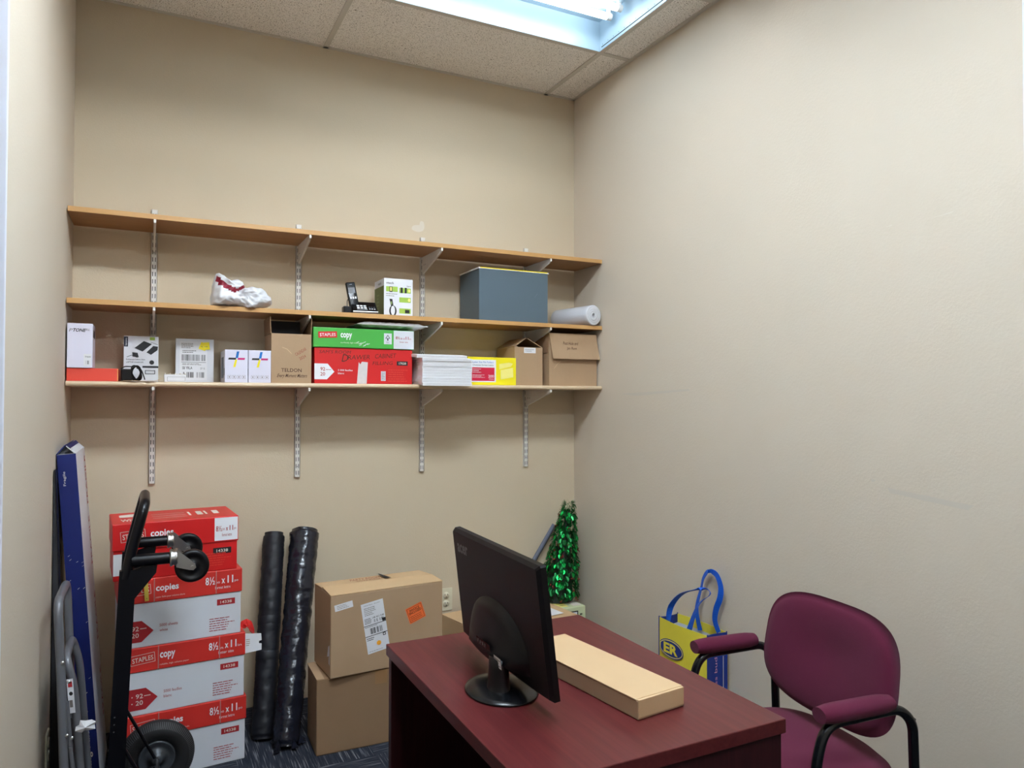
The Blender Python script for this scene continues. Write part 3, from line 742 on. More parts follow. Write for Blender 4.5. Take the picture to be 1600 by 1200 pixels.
for sgn in (-1, 1):
    m = MB(); a = P_(sgn * bw / 2, 0.004, hh); b = P_(sgn * bw / 2, bd - 0.02, hh); c = P_(sgn * 0.002, bd - 0.02, hh + 0.03); d = P_(sgn * 0.002, 0.004, hh + 0.03)
    m.quad(a, b, c, d, 'carton_white' if sgn > 0 else 'navy_print', 0.003)
    if sgn > 0:
        n_ = (b - a).cross(d - a).normalized() * 0.0006
        m.quad(a.lerp(d, 0.62) + n_, b.lerp(c, 0.62) + n_, c + n_, d + n_, 'navy_print')
    o = m.build('end_flap', t); o['label'] = 'white end flap with a blue edge' if sgn > 0 else 'blue end flap'
m = MB(); m.prism([(XL + 0.003, 0), (XL + 0.050, 0), (XL + 0.005, 1.17), (XL + 0.003, 1.17)], 2.925, 2.990, 'charcoal_board')
m.prism([(XL + 0.050, 0), (XL + 0.053, 0), (XL + 0.007, 1.17), (XL + 0.005, 1.17)], 2.930, 2.985, 'black_plastic')
tag(m.build('portfolio_case'), 'slim black case standing upright between the left wall and the blue box', 'case')

t = thing('step_stool', 'folded grey metal step stool leaning on the left wall', 'step stool', (-0.2, 2.6, 0), 0)
def q_(x, y, z): return (x + 0.2, y - 2.6, z)
y0, y1 = 2.60, 2.88
m = MB(); m.tube(bend_path([q_(-0.200, y0, 0.012), q_(-0.222, y0, 0.60), q_(-0.232, y0, 0.80), q_(-0.232, y1, 0.80), q_(-0.222, y1, 0.60), q_(-0.200, y1, 0.012)], 0.05), 0.0125, 'grey_metal', 14); m.build('front_frame', t)
m = MB(); m.tube(bend_path([q_(-0.150, y0 + 0.03, 0.012), q_(-0.190, y0 + 0.03, 0.54), q_(-0.212, y0 + 0.03, 0.62), q_(-0.212, y1 - 0.03, 0.62), q_(-0.190, y1 - 0.03, 0.54), q_(-0.150, y1 - 0.03, 0.012)], 0.04), 0.0115, 'grey_metal', 14); m.build('rear_frame', t)
for zz, xx in ((0.26, -0.208), (0.47, -0.216)):
    m = MB(); m.rbox(*[q_(xx - 0.012, 0, 0)[0], q_(xx + 0.006, 0, 0)[0]], 0.018, 0.262, zz - 0.09, zz + 0.09, 'charcoal_board', 0.003); m.build('step_tread', t)
for (xa, za, xb, zb) in ((-0.205, 0.50, -0.180, 0.14), (-0.195, 0.36, -0.168, 0.10)):
    m = MB(); m.tube([q_(xa, y0 - 0.002, za), q_(xb, y0 - 0.002 + 0.02, zb)], 0.006, 'grey_metal', 8, flat=(1, 0.5)); m.build('brace', t)
for (x, z) in ((-0.217, 0.62), (-0.203, 0.40), (-0.190, 0.39), (-0.20, 0.56)):
    m = MB(); m.lathe([(0.0001, 0.003), (0.004, 0.002), (0.0055, 0)], 'zinc', 10, Matrix.Translation(q_(x, y0 - 0.0115, z)) @ Matrix.Rotation(PI / 2, 4, 'X')); m.build('rivet', t)
m = MB(); f = Face(m, q_(-0.2005, y0 + 0.0165, 0.455), (1, 0, 0), (-0.078, 0, 1)); f.mb.add([f.p(0, 0, 1), f.p(0.017, 0, 1), f.p(0.017, 0.105, 1), f.p(0, 0.105, 1)], [(0, 1, 2, 3)], 'label_white')
f.rect(0.003, 0.08, 0.014, 0.097, 'dark_red_print', 2); f.disc(0.009, 0.06, 0.005, 0.006, 'ink', 2); f.rect(0.004, 0.018, 0.012, 0.04, 'faint_ink', 2)
o = m.build('warning_label', t); o['label'] = 'white warning label'
m = MB(); rg = random.Random(9); pts = [Vector(q_(-0.155 + 0.032 * math.cos(a_) * (0.5 + rg.random() * 0.6), 2.585 + 0.01 * rg.random(), 0.42 + 0.024 * math.sin(a_) * (0.5 + 0.6 * rg.random()))) for a_ in [k * 0.52 for k in range(12)]]
c = Vector(q_(-0.155, 2.575, 0.42)); m.add(pts + [c], [(k, (k + 1) % 12, 12) for k in range(12)], 'plastic_white'); o = m.build('loose_tape', t); o['label'] = 'crumpled strip of clear tape'

def outlet(label, loc, rz):
    t = thing('wall_outlet', label, 'outlet', loc, rz)
    m = MB(); m.rbox(-0.035, 0.035, -0.006, 0, -0.0575, 0.0575, 'ivory', 0.002); m.build('cover_plate', t)
    for zc in (0.021, -0.021):
        m = MB(); m.lathe([(0.0001, 0.0095), (0.0165, 0.0095), (0.0175, 0.006)], 'ivory', 24, Matrix.Translation((0, 0, zc)) @ Matrix.Rotation(PI / 2, 4, 'X'))
        f = Face(m, (0, -0.0096, zc), (1, 0, 0), (0, 0, 1)); f.rect(-0.008, 0.0, -0.0055, 0.009, 'ink'); f.rect(0.0055, 0.001, 0.008, 0.008, 'ink'); f.disc(0, -0.008, 0.0028, 0.0028, 'ink', 1, 10)
        m.build('socket', t)
outlet('ivory wall outlet low on the back wall behind the monitor', (1.395, YB, 0.378), 0)
outlet('ivory outlet plate low on the left wall in front of the step stool', (XL, 2.835, 0.27), PI / 2)

# ================================================================== HAND TRUCK
t = thing('hand_truck', 'black two wheeled hand truck with casters at its back', 'hand truck', (-0.06, 2.72, 0), 0)
def h_(x, y, z): return (x + 0.06, y - 2.72, z)
yn, yf = 2.565, 2.875
for yy in (yn, yf):
    m = MB(); m.prism([(-0.105 + 0.06, 0.02), (-0.058 + 0.06, 0.02), (-0.022 + 0.06, 0.885), (-0.068 + 0.06, 0.885)], yy - 2.72 - 0.012, yy - 2.72 + 0.012, 'black_paint'); o = m.build('side_rail', t)
    m = MB(); m.prism([(-0.03, 0.885), (0.038, 0.905), (0.034, 0.870), (-0.030, 0.790), (-0.035, 0.80)], yy - 2.72 - 0.005, yy - 2.72 + 0.005, 'black_paint', Matrix.Translation((0.06, 0, 0))); m.build('gusset_plate', t)
    zc = 0.912
    m = MB(); m.tube([h_(-0.035, yy, zc), h_(0.072, yy, zc)], 0.0185, 'black_paint', 18); m.build('caster_arm', t)
    c = MB(); Mx = Matrix.Translation(h_(0.083, yy, zc)) @ Matrix.Rotation(PI / 2, 4, 'Y')
    c.lathe([(0.001, -0.011), (0.026, -0.011), (0.028, -0.006), (0.024, 0.0), (0.028, 0.006), (0.026, 0.011), (0.001, 0.011)], 'zinc', 22, Mx)
    for sy in (-1, 1):
        c.prism([(0.090, zc + 0.026), (0.098, zc + 0.022), (0.145, zc - 0.022), (0.148, zc - 0.034), (0.140, zc - 0.042), (0.128, zc - 0.040), (0.090, zc - 0.028)], yy - 2.72 + sy * 0.019 - 0.0012, yy - 2.72 + sy * 0.019 + 0.0012, 'zinc', Matrix.Translation((0.06, 0, 0)))
    c.tube([h_(0.137, yy - 0.026, zc - 0.031), h_(0.137, yy + 0.026, zc - 0.031)], 0.005, 'zinc', 10); cf = c.build('caster_fork', t)
    c = MB(); Mx = Matrix.Translation(h_(0.137, yy, zc - 0.031)) @ Matrix.Rotation(PI / 2, 4, 'X')
    c.lathe([(0.006, -0.015), (0.012, -0.015), (0.014, -0.010), (0.034, -0.010), (0.038, -0.014), (0.048, -0.014), (0.0515, -0.008), (0.0515, 0.008), (0.048, 0.014), (0.038, 0.014), (0.034, 0.010), (0.014, 0.010), (0.012, 0.015), (0.006, 0.015)], 'black_plastic', 32, Mx)
    c.build('caster_wheel', cf)
m = MB(); m.tube(bend_path([h_(-0.052, yn, 0.86), h_(-0.038, yn, 0.93), h_(0.0, yn, 1.085), h_(0.0, yf, 1.085), h_(-0.038, yf, 0.93), h_(-0.052, yf, 0.86)], 0.05, 8), 0.0155, 'black_paint', 16); o = m.build('handle', t)
for zz in (0.80, 0.55, 0.33, 0.10):
    m = MB(); xx = -0.062 + (zz - 0.45) * 0.042; m.rbox(xx + 0.06 - 0.014, xx + 0.06 + 0.006, yn - 2.72, yf - 2.72, zz - 0.018, zz + 0.018, 'black_paint', 0.003); m.build('cross_bar', t)
f_rail = MB(); f = Face(f_rail, (-0.07 + 0.06, yn - 2.72 - 0.012, 0.30), (1, 0, 0), (0.041, 0, 1))
for k in range(3): f.disc(-0.012, 0.10 + k * 0.022, 0.0024, 0.0024, 'zinc', 1, 10)
f_rail.build('rivet_row', t)
for yy, wy in ((yn, yn - 0.10), (yf, 2.958)):
    m = MB(); m.tube([h_(-0.066, yy, 0.372), h_(0.040, yy, 0.155)], 0.0055, 'black_paint', 10); m.build('axle_strut', t)
    Mx = Matrix.Translation(h_(0.047, wy, 0.1265)) @ Matrix.Rotation(PI / 2, 4, 'X')
    m = MB(); pr_ = []
    for k in range(17):
        a = -PI * 0.86 + 2 * PI * 0.86 * k / 16; pr_.append((0.0915 + 0.0345 * math.cos(a), 0.036 * math.sin(a)))
    m.lathe(pr_, 'black_rubber', 64, Mx)
    for k in range(110):    # tread ribs on the shoulders and crown
        a = 2 * PI * k / 110; M2 = Mx @ Matrix.Rotation(a, 4, 'Z')
        for a0, a1 in ((0.38, 1.15), (-1.15, -0.38)):
            p = [Vector((0.0915 + 0.0352 * math.cos(x), 0, 0.0368 * math.sin(x))) for x in (a0, (a0 + a1) / 2, a1)]
            for u_, v_ in zip(p, p[1:]):
                m.add([u_ + Vector((0, -0.0011, 0)), u_ + Vector((0, 0.0011, 0)), v_ + Vector((0, 0.0011, 0)), v_ + Vector((0, -0.0011, 0))], [(0, 1, 2, 3)], 'dark_grey_print', False, M2)
    ty = m.build('tyre', t)
    m = MB(); m.lathe([(0.008, 0.042), (0.018, 0.042), (0.020, 0.030), (0.026, 0.028), (0.028, 0.018), (0.046, 0.016), (0.056, 0.026), (0.061, 0.026), (0.061, -0.026), (0.046, -0.016), (0.020, -0.03), (0.008, -0.042)], 'rim_grey', 40, Mx); m.build('wheel_rim', ty)
m = MB(); m.tube([h_(0.047, 2.41, 0.1265), h_(0.047, 3.006, 0.1265)], 0.0075, 'zinc', 12); m.tube([h_(0.047, 2.565, 0.1265), h_(-0.08, 2.565, 0.10)], 0.007, 'black_paint', 10); m.tube([h_(0.047, 2.875, 0.1265), h_(-0.08, 2.875, 0.10)], 0.007, 'black_paint', 10); m.build('axle', t)
m = MB(); m.rbox(-0.20 + 0.06, -0.07 + 0.06, -0.17, 0.17, 0.002, 0.010, 'black_paint', 0.002); m.build('toe_plate', t)

# ================================================================== DESK
DX0, DX1, DY0, DY1, DZ = 0.5901, 1.2044, 1.1256, 1.9466, 0.75
t = thing('desk', 'dark mahogany laminate desk with an open kneehole', 'desk', ((DX0 + DX1) / 2, (DY0 + DY1) / 2, 0), 0)
a, b = (DX1 - DX0) / 2, (DY1 - DY0) / 2
m = MB(); m.rbox(-a, a, -b, b, DZ - 0.03, DZ, 'mahogany', 0.002); m.build('desktop', t)
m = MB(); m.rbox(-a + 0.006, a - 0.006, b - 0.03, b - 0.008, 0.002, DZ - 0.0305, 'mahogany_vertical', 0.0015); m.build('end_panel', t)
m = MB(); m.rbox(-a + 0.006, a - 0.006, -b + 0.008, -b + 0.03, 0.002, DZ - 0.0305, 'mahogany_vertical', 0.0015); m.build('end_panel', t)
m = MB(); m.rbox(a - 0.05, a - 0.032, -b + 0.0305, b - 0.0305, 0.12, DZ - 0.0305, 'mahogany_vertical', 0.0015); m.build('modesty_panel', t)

# ------------------------------------------------------------------ monitor
t = thing('monitor', 'black flat screen monitor on a round stand, seen from behind', 'monitor', (0.735, 1.524, DZ), R(-91.7))
m = MB()
m.lathe([(0.0001, 0.016), (0.03, 0.016), (0.055, 0.014), (0.085, 0.009), (0.098, 0.005), (0.100, 0.002), (0.097, 0.0003), (0.0001, 0.0003)], 'black_gloss', 56, Matrix.Diagonal((1.0, 0.82, 1, 1)))
m.build('stand_base', t)
m = MB(); m.lathe([(0.037, 0.012), (0.034, 0.016), (0.032, 0.03), (0.030, 0.060), (0.029, 0.082), (0.0001, 0.083)], 'black_plastic', 32, Matrix.Translation((0.016, -0.014, 0)) @ Matrix.Diagonal((1.0, 0.72, 1, 1))); m.build('stand_neck', t)
Mt = Matrix.Translation((-0.052, 0.034, 0.03)) @ Matrix.Rotation(R(6.8), 4, 'X')   # top leans towards the back of the monitor
m = MB(); hw, hz = 0.252, 0.296
out = [(-hw, 0.012), (-hw * 0.5, -0.006), (0, -0.014), (hw * 0.5, -0.006), (hw, 0.012)]
out = [(x, z) for x, z in [(hw * (2 * k / 16 - 1), 0.010 - 0.010 * (1 - (2 * k / 16 - 1) ** 2)) for k in range(17)]] + [(hw, hz - 0.004), (hw - 0.004, hz), (-hw + 0.004, hz), (-hw, hz - 0.004)]
m.prism(out, -0.001, 0.012, 'black_plastic', Mt)
n = len(out); cz = 0.15
ins = [(x * 0.975, cz + (z - cz) * 0.955) for x, z in out]
m.add([Vector((x, -0.001, z)) for x, z in out] + [Vector((x, -0.010, z)) for x, z in ins], [(k, (k + 1) % n, n + (k + 1) % n, n + k) for k in range(n)] + [tuple(range(n, 2 * n))], 'black_plastic', False, Mt)
bulge = [(0.165 * (2 * k / 14 - 1), 0.036 - 0.014 * (1 - (2 * k / 14 - 1) ** 2)) for k in range(15)] + [(0.165 * math.cos(PI * k / 20), 0.041 + 0.125 * math.sin(PI * k / 20) ** 0.8) for k in range(1, 20)]
nb = len(bulge); lay = [(1.0, -0.0095), (0.97, -0.0145), (0.90, -0.021), (0.80, -0.027), (0.66, -0.031), (0.30, -0.033)]
bv = []
for sc_, y_ in lay:
    for x, z in bulge:
        zz = 0.070 + (z - 0.070) * sc_; bv.append(Vector((x * sc_, y_ - (0.028 * max(0.0, (0.10 - zz) / 0.09)) * (1 - sc_) / 0.38 if sc_ < 1 else y_, zz)))
m.add(bv, [(k + q * nb, (k + 1) % nb + q * nb, nb + (k + 1) % nb + q * nb, nb + k + q * nb) for q in range(len(lay) - 1) for k in range(nb)] + [tuple(range((len(lay) - 1) * nb, len(lay) * nb))], 'black_plastic', True, Mt)
pb = m.build('display_housing', t)
m = MB(); m.box(-hw + 0.014, hw - 0.014, 0.0122, 0.0128, 0.024, hz - 0.014, 'screen', Mt); m.build('screen', t)
m = MB(); 
f = Face(m, (-hw, -0.0101, 0), (1, 0, 0), (0, 0, 1)); f.text('acer', 0.032, hz - 0.058, 0.105, hz - 0.034, 'logo_grey', 1, 0.03)
m.v = [tuple(Mt @ Vector(p)) for p in m.v]; o = m.build('brand_lettering', t); o['label'] = 'grey raised lettering'
m = MB(); f = Face(m, (0, -0.0535, 0.022), (1, 0, 0), (0, 0, 1)); f.rect(0.070, 0.022, 0.108, 0.046, 'label_white'); f.lines(0.073, 0.024, 0.105, 0.043, 3, 'faint_ink', 2, 0.4); f.rect(-0.03, 0.045, 0.05, 0.060, 'black_gloss')
for k in range(4): f.rect(-0.024 + k * 0.014, 0.048, -0.016 + k * 0.014, 0.056, 'grey_metal', 2)
m.v = [tuple(Mt @ Vector(p)) for p in m.v]; o = m.build('rear_label', t); o['label'] = 'white rating label beside the ports'

# ------------------------------------------------------------------ flat mailer box on desk
t = thing('mailer_box', 'flat kraft mailer box lying on the desk beside the monitor', 'box', (0, 0, 0), 0)
nb_, rb_, fb = Vector((0.916, 1.257)), Vector((1.052, 1.262)), Vector((0.865, 1.66))
ang = math.atan2(-(nb_.x - 0.874), 0.0 + 0.30) if False else R(7.0)
w_, d_, h_ = 0.135, 0.425, 0.042
c, s = math.cos(ang), math.sin(ang)
t.location = (0.920 + w_ / 2 * c - d_ / 2 * s, 1.254 + w_ / 2 * s + d_ / 2 * c, DZ + 0.0005); t.rotation_euler = (0, 0, ang)
m = MB(); m.rbox(-w_ / 2, w_ / 2, -d_ / 2, d_ / 2, 0, h_ - 0.003, 'kraft', 0.002)
f = left(m, w_, d_); f.rect(0.0, 0.0005, 0.001, 0.03, 'kraft_dark'); m.build('tray', t)
m = MB(); m.rbox(-w_ / 2 - 0.001, w_ / 2 + 0.001, -d_ / 2 + 0.006, d_ / 2, h_ - 0.003, h_, 'kraft_light', 0.0012)
m.rbox(-w_ / 2 + 0.001, w_ / 2 - 0.001, -d_ / 2 - 0.001, -d_ / 2 + 0.006, 0.004, h_ - 0.001, 'kraft_light', 0.001)
m.build('lid', t)

# ================================================================== CHAIR
t = thing('armchair', 'burgundy fabric visitor armchair with a black tube frame', 'chair', (1.630, 1.492, 0), R(-96))
for sx in (-1, 1):
    x = sx * 0.256
    pts = [(x, -0.19, 0.012), (x, -0.165, 0.55), (x, -0.135, 0.635), (x, 0.100, 0.64), (x, 0.145, 0.60), (x, 0.165, 0.012)]
    m = MB(); m.tube(bend_path(pts, 0.05, 8), 0.0125, 'chair_black', 16); m.build('side_frame', t)
    for yy in (-0.19, 0.165):
        m = MB(); m.lathe([(0.0001, 0), (0.016, 0), (0.016, 0.012), (0.0125, 0.02)], 'black_rubber', 14, Matrix.Translation((x, yy, 0.0005))); m.build('foot', t)
    m = MB(); pth = [(x, -0.155 + 0.222 * k / 8, 0.660) for k in range(9)]
    rr = [0.022, 0.0265] + [0.0275] * 5 + [0.0265, 0.022]
    m.tube(pth, rr, 'burgundy', 20, flat=(0.82, 1.05)); m.build('arm_pad', t)
for yy, zz in ((-0.17, 0.40), (0.135, 0.40)):
    m = MB(); m.tube([(-0.256, yy, zz), (0.256, yy, zz)], 0.010, 'chair_black', 12); m.build('cross_tube', t)
m = MB(); outl = superellipse(0.235, 0.24, 3.2, 56)
mm = MB(); pillow(mm, outl, 0.035, 0.03, 'burgundy', 9, None, 0.5)
# lay the cushion flat: (x, y, z) -> (x, z, -y)
mm.v = [(x, z - 0.045, 0.445 - y) for x, y, z in mm.v]; mm.build('seat', t)
def bk(x, z): return 0.22 * (-(x * x)) * 1.6 + 0.0 + (z - 0.52) * 0.16
m = MB(); outl = []
for k in range(64):
    a_ = 2 * PI * k / 64; c, s = math.cos(a_), math.sin(a_); nn = 3.5 if s > 0 else 2.9
    x = 0.249 * abs(c) ** (2 / nn) * (1 if c >= 0 else -1); z = 0.162 * abs(s) ** (2 / nn) * (1 if s >= 0 else -1)
    outl.append((x * (1 - 0.03 * z / 0.178), 0.677 + z))
def dent(x, z): return 0.012 * math.exp(-((x - 0.0) ** 2 / 0.018 + (z - 0.70) ** 2 / 0.006))
pillow(m, outl, 0.028, 0.020, 'burgundy', 12, bk, 0.45, dent)
bo = m.build('backrest', t); bo.location = (0.006, 0.098, 0)
for sx in (-1, 1):
    m = MB(); m.tube(bend_path([(sx * 0.256, 0.150, 0.60), (sx * 0.20, 0.140, 0.62), (sx * 0.12, 0.120, 0.64)], 0.03), 0.008, 'chair_black', 10); m.build('back_support', t)

# ================================================================== SHOPPING BAG
t = thing('shopping_bag', 'yellow and blue reusable shopping bag with blue handles against the right wall', 'bag', (2.0965, 2.475, 0), R(-88))
W, Dp, HB = 0.30, 0.105, 0.453
m = MB(); th = 0.002
def wall_panel(a, b, m, mt, inner='bag_lining', nseg=10, bow=0.008):
    a, b = Vector(a), Vector(b); n = Vector((b.y - a.y, -(b.x - a.x), 0)).normalized(); vs = []; nz = 12
    for j in range(nz + 1):
        for i in range(nseg + 1):
            u, v = i / nseg, j / nz; p = a.lerp(b, u); wv = math.sin(PI * u) * bow * (0.4 + v) + noise.noise(Vector((u * 4 + a.x * 9, v * 5, a.y * 7))) * 0.004 * math.sin(PI * u)
            vs.append(Vector((p.x, p.y, HB * v)) + n * wv)
    fs = [(j * (nseg + 1) + i, j * (nseg + 1) + i + 1, (j + 1) * (nseg + 1) + i + 1, (j + 1) * (nseg + 1) + i) for j in range(nz) for i in range(nseg)]
    m.add(vs, fs, mt, True); cut = (nz - 1) * nseg; m.add([p - n * th for p in vs], fs[:cut], inner, True); m.add([p - n * th for p in vs], fs[cut:], mt, True)
    top = [vs[nz * (nseg + 1) + i] for i in range(nseg + 1)]
    m.add(top + [p - n * th for p in top], [(i, i + 1, nseg + 2 + i, nseg + 1 + i) for i in range(nseg)], mt)
    return n
c4 = [(-W / 2, -Dp / 2, 0), (W / 2, -Dp / 2, 0), (W / 2, Dp / 2, 0), (-W / 2, Dp / 2, 0)]
wall_panel(c4[0], c4[1], m, 'bag_yellow'); wall_panel(c4[2], c4[3], m, 'bag_yellow')
m.box(-W / 2, W / 2, -Dp / 2, Dp / 2, 0.001, 0.003, 'bag_blue')
m.build('bag_panels', t)
for a_, b_ in ((1, 2), (3, 0)):
    m = MB(); wall_panel(c4[a_], c4[b_], m, 'bag_blue', bow=-0.006)
    if a_ == 1:
        f = Face(m, (W / 2 + 0.0015, -Dp / 2, 0), (0, 1, 0), (0, 0, 1)); g = Face(m, f.p(0, 0), f.V, -f.U)
        g.text(') mattress bud', 0.10, -0.055, 0.36, -0.035, 'pink_print', 1, 0.0); g.text('www.', 0.12, -0.088, 0.17, -0.078, 'warm_white', 1); g.rect(0.17, -0.085, 0.36, -0.082, 'warm_white')
    o = m.build('side_gusset', t); o['label'] = 'dark blue side gusset' 
for x in (-W / 2, W / 2):
    m = MB(); m.tube([(x, -Dp / 2, 0.002), (x, -Dp / 2, HB + 0.004)], 0.0028, 'bag_blue', 8); m.tube([(x, Dp / 2, 0.002), (x, Dp / 2, HB + 0.004)], 0.0028, 'bag_blue', 8); m.build('piping', t)
m = MB(); f = Face(m, (-W / 2, -Dp / 2 - 0.0125, 0), (1, 0, 0), (0, 0, 1)); cxo, czo, ra, rb = 0.092, 0.340, 0.078, 0.040
def clip_el(a, b, x_min, mt, l):
    pts = [(cxo + a * math.cos(2 * PI * k / 48), czo + b * math.sin(2 * PI * k / 48)) for k in range(48)]
    pts = [(max(x, x_min), z) for x, z in pts]; f.poly(pts, mt, l)
clip_el(ra, rb, 0.022, 'bag_blue', 1); clip_el(ra - 0.004, rb - 0.004, 0.022, 'pale_yellow', 2); clip_el(ra - 0.008, rb - 0.008, 0.026, 'bag_blue', 3)
f.text('ER', 0.046, 0.318, 0.136, 0.362, 'bag_yellow', 4, 0.04)
o = m.build('logo_print', t); o['label'] = 'blue oval logo with yellow lettering'
FH = [(2.579, 0.442), (2.557, 0.515), (2.485, 0.585), (2.383, 0.627), (2.325, 0.641), (2.314, 0.62), (2.384, 0.559), (2.452, 0.415)]
BH = [(2.36, 0.444), (2.383, 0.487), (2.375, 0.537), (2.352, 0.588), (2.348, 0.637), (2.374, 0.681), (2.421, 0.684), (2.453, 0.65), (2.466, 0.607), (2.491, 0.535), (2.495, 0.484), (2.475, 0.42)]
inv = (Matrix.Translation((2.0965, 2.475, 0)) @ Matrix.Rotation(R(-88), 4, 'Z')).inverted()
for P, X, dx in ((FH, 2.052, 0.0), (BH, 2.142, 0.0)):
    pts = [inv @ Vector((X, y, z)) for y, z in P]; pth = smooth_path(pts, 5); N_ = len(pth)
    wds = [(math.cos(0.9 * math.sin(2.2 * PI * i / N_)), math.sin(0.9 * math.sin(2.2 * PI * i / N_)) * (1 if X < 2.1 else 0.35), 0.25) for i in range(N_)]
    m = MB(); m.ribbon(pth, wds, 'handle_blue', 0.024, 0.0015); m.build('handle', t)

# ================================================================== TINSEL TREE AND GREY BAR
t = thing('tinsel_tree', 'small green tinsel tree with holly leaves on the green box in the corner', 'artificial tree', (1.985, 3.43, 0.336), 0)
Ht = 0.52; top = Vector((0.075, 0.0, Ht)); rb0 = 0.086
m = MB(); m.add([Vector((0.085 * math.cos(2 * PI * k / 24), 0.085 * math.sin(2 * PI * k / 24), 0.004)) for k in range(24)] + [Vector((0.006 * math.cos(2 * PI * k / 24), 0.006 * math.sin(2 * PI * k / 24), 0)) + top * 0.9 for k in range(24)],
      [(k, (k + 1) % 24, 24 + (k + 1) % 24, 24 + k) for k in range(24)] + [tuple(range(24)), tuple(range(24, 48))], 'foil_deep'); m.build('cone_core', t)
rg = random.Random(11)
def cone_pt(s, a, ex=0.0):
    r = rb0 * (1 - s) ** 0.85 + 0.021 + ex; c = top * s; return c + Vector((r * math.cos(a), r * math.sin(a), 0)), Vector((math.cos(a), math.sin(a), 0.25)).normalized()
def inroom(p): return p.x + 1.985 < XR - 0.004 and p.y + 3.43 < YB - 0.004 and p.z > 0.006
m = MB()
for k in range(4200):
    s = 1 - rg.random() ** 0.6 if rg.random() < 0.75 else rg.uniform(0.6, 1.0); s = min(s, 0.995); a = rg.random() * 2 * PI; p, n_ = cone_pt(s, a, -0.004)
    d = (n_ + Vector((rg.uniform(-.9, .9), rg.uniform(-.9, .9), rg.uniform(-.9, .9)))).normalized(); L = rg.uniform(0.010, 0.024); w2 = d.cross(Vector((rg.random(), rg.random(), rg.random()))).normalized() * 0.0009
    q = p + d * L
    if inroom(q) and inroom(p): m.add([p - w2, p + w2, q + w2 * 0.5, q - w2 * 0.5], [(0, 1, 2, 3)], rg.choice(('foil_deep', 'foil_dark', 'foil_dark', 'foil_green')))
tn = m.build('tinsel_strands', t); tn['kind'] = 'stuff'
m = MB(); shp = [(0, 0), (0.30, 0.22), (0.22, 0.30), (0.42, 0.52), (0.30, 0.62), (0.30, 0.85), (0, 1.15), (-0.30, 0.85), (-0.30, 0.62), (-0.42, 0.52), (-0.22, 0.30), (-0.30, 0.22)]
for k in range(620):
    s = 1 - rg.random() ** 0.75; s = min(s * 0.97, 0.97); a = rg.random() * 2 * PI; p, n_ = cone_pt(s, a, 0.003)
    dn = (Vector((0, 0, -1)) + n_ * rg.uniform(0.15, 0.6) + Vector((rg.uniform(-.5, .5), rg.uniform(-.5, .5), 0))).normalized(); sd = dn.cross(n_).normalized(); nn_ = sd.cross(dn); L = rg.uniform(0.020, 0.030)
    vs = [p + sd * u * L + dn * v * L + nn_ * (0.25 * L * abs(u)) for u, v in shp]
    if all(inroom(v) for v in vs): m.add(vs, [(0, 1, 2, 3, 4, 5, 6), (0, 6, 7, 8, 9, 10, 11)], rg.choice(('foil_green', 'foil_dark', 'foil_dark')))
o = m.build('foil_leaves', t); o['kind'] = 'stuff'
m = MB()
for k in range(60):
    s = 1 - rg.random() ** 0.6; s = min(s, 0.93); a = rg.random() * 2 * PI
    for j in range(3):
        p, n_ = cone_pt(s, a, 0.010); p = p + Vector((rg.uniform(-.006, .006), rg.uniform(-.006, .006), rg.uniform(-.006, .006)))
        if inroom(p + n_ * 0.01): m.lathe([(0.0002, 0.003), (0.0024, 0.0018), (0.003, 0), (0.0024, -0.0018), (0.0002, -0.003)], 'berry', 7, Matrix.Translation(p))
o = m.build('red_berries', t); o['kind'] = 'stuff'
m = MB(); m.tube([(1.76, 3.495, 0.372), (2.03, 3.54, 0.715)], 0.016, 'grey_bar', 4, flat=(1, 0.6)); tag(m.build('grey_strip'), 'grey flat strip leaning behind the tinsel tree', 'strip')

# ================================================================== MIDDLE SHELF ITEMS
Z2, Z3 = SH[1] + 0.0005, SH[2] + 0.0005
# plastic bag
t = thing('plastic_bag', 'crumpled white plastic bag with maroon print on the middle shelf', 'bag', (0.36, 3.318, Z2), 0)
GB = [(0.258, 1.938), (0.275, 1.936), (0.300, 1.918), (0.315, 1.914), (0.342, 1.918), (0.362, 1.906), (0.373, 1.886), (0.406, 1.889), (0.43, 1.885), (0.453, 1.880), (0.470, 1.862), (0.488, 1.838), (0.480, 1.818), (0.446, 1.802), (0.415, 1.788), (0.386, 1.786), (0.363, 1.800), (0.333, 1.803), (0.29, 1.803), (0.246, 1.803), (0.238, 1.83), (0.244, 1.88)]
ol = smooth_path([(x - 0.36, 0, z - Z2) for x, z in GB], 5, True); ol = [(p.x, max(p.z, -0.016 if -0.01 < p.x < 0.09 else 0.001)) for p in ol]
m = MB(); pillow(m, ol, 0.078, 0.075, 'plastic_white', 22, None, 0.55)
vs = []
for p in m.v:
    v = Vector(p); d = noise.noise(v * 16) * 0.016 + (0.4 - abs(noise.noise(v * 30))) * 0.016 + (0.4 - abs(noise.noise(v * 62 + Vector((3, 0, 0))))) * 0.009
    q = Vector((v.x + noise.noise(v * 40) * 0.004, v.y + d * (1 if v.y >= 0 else -1), v.z + noise.noise(v * 45 + Vector((9, 0, 0))) * 0.004))
    if q.y > -0.058: q.z = max(q.z, 0.0008)
    vs.append(tuple(q))
m.v = vs; k = m.mi('maroon_print')
def near_path(x, z):
    pp = [(-0.096, 0.110), (-0.086, 0.094), (-0.066, 0.080), (-0.040, 0.066), (-0.022, 0.066), (0.003, 0.082)]
    best = 9
    for (a, b), (c, d) in zip(pp, pp[1:]):
        tt = max(0, min(1, ((x - a) * (c - a) + (z - b) * (d - b)) / ((c - a) ** 2 + (d - b) ** 2))); best = min(best, math.hypot(x - a - tt * (c - a), z - b - tt * (d - b)))
    return best
nm = len(m.f)
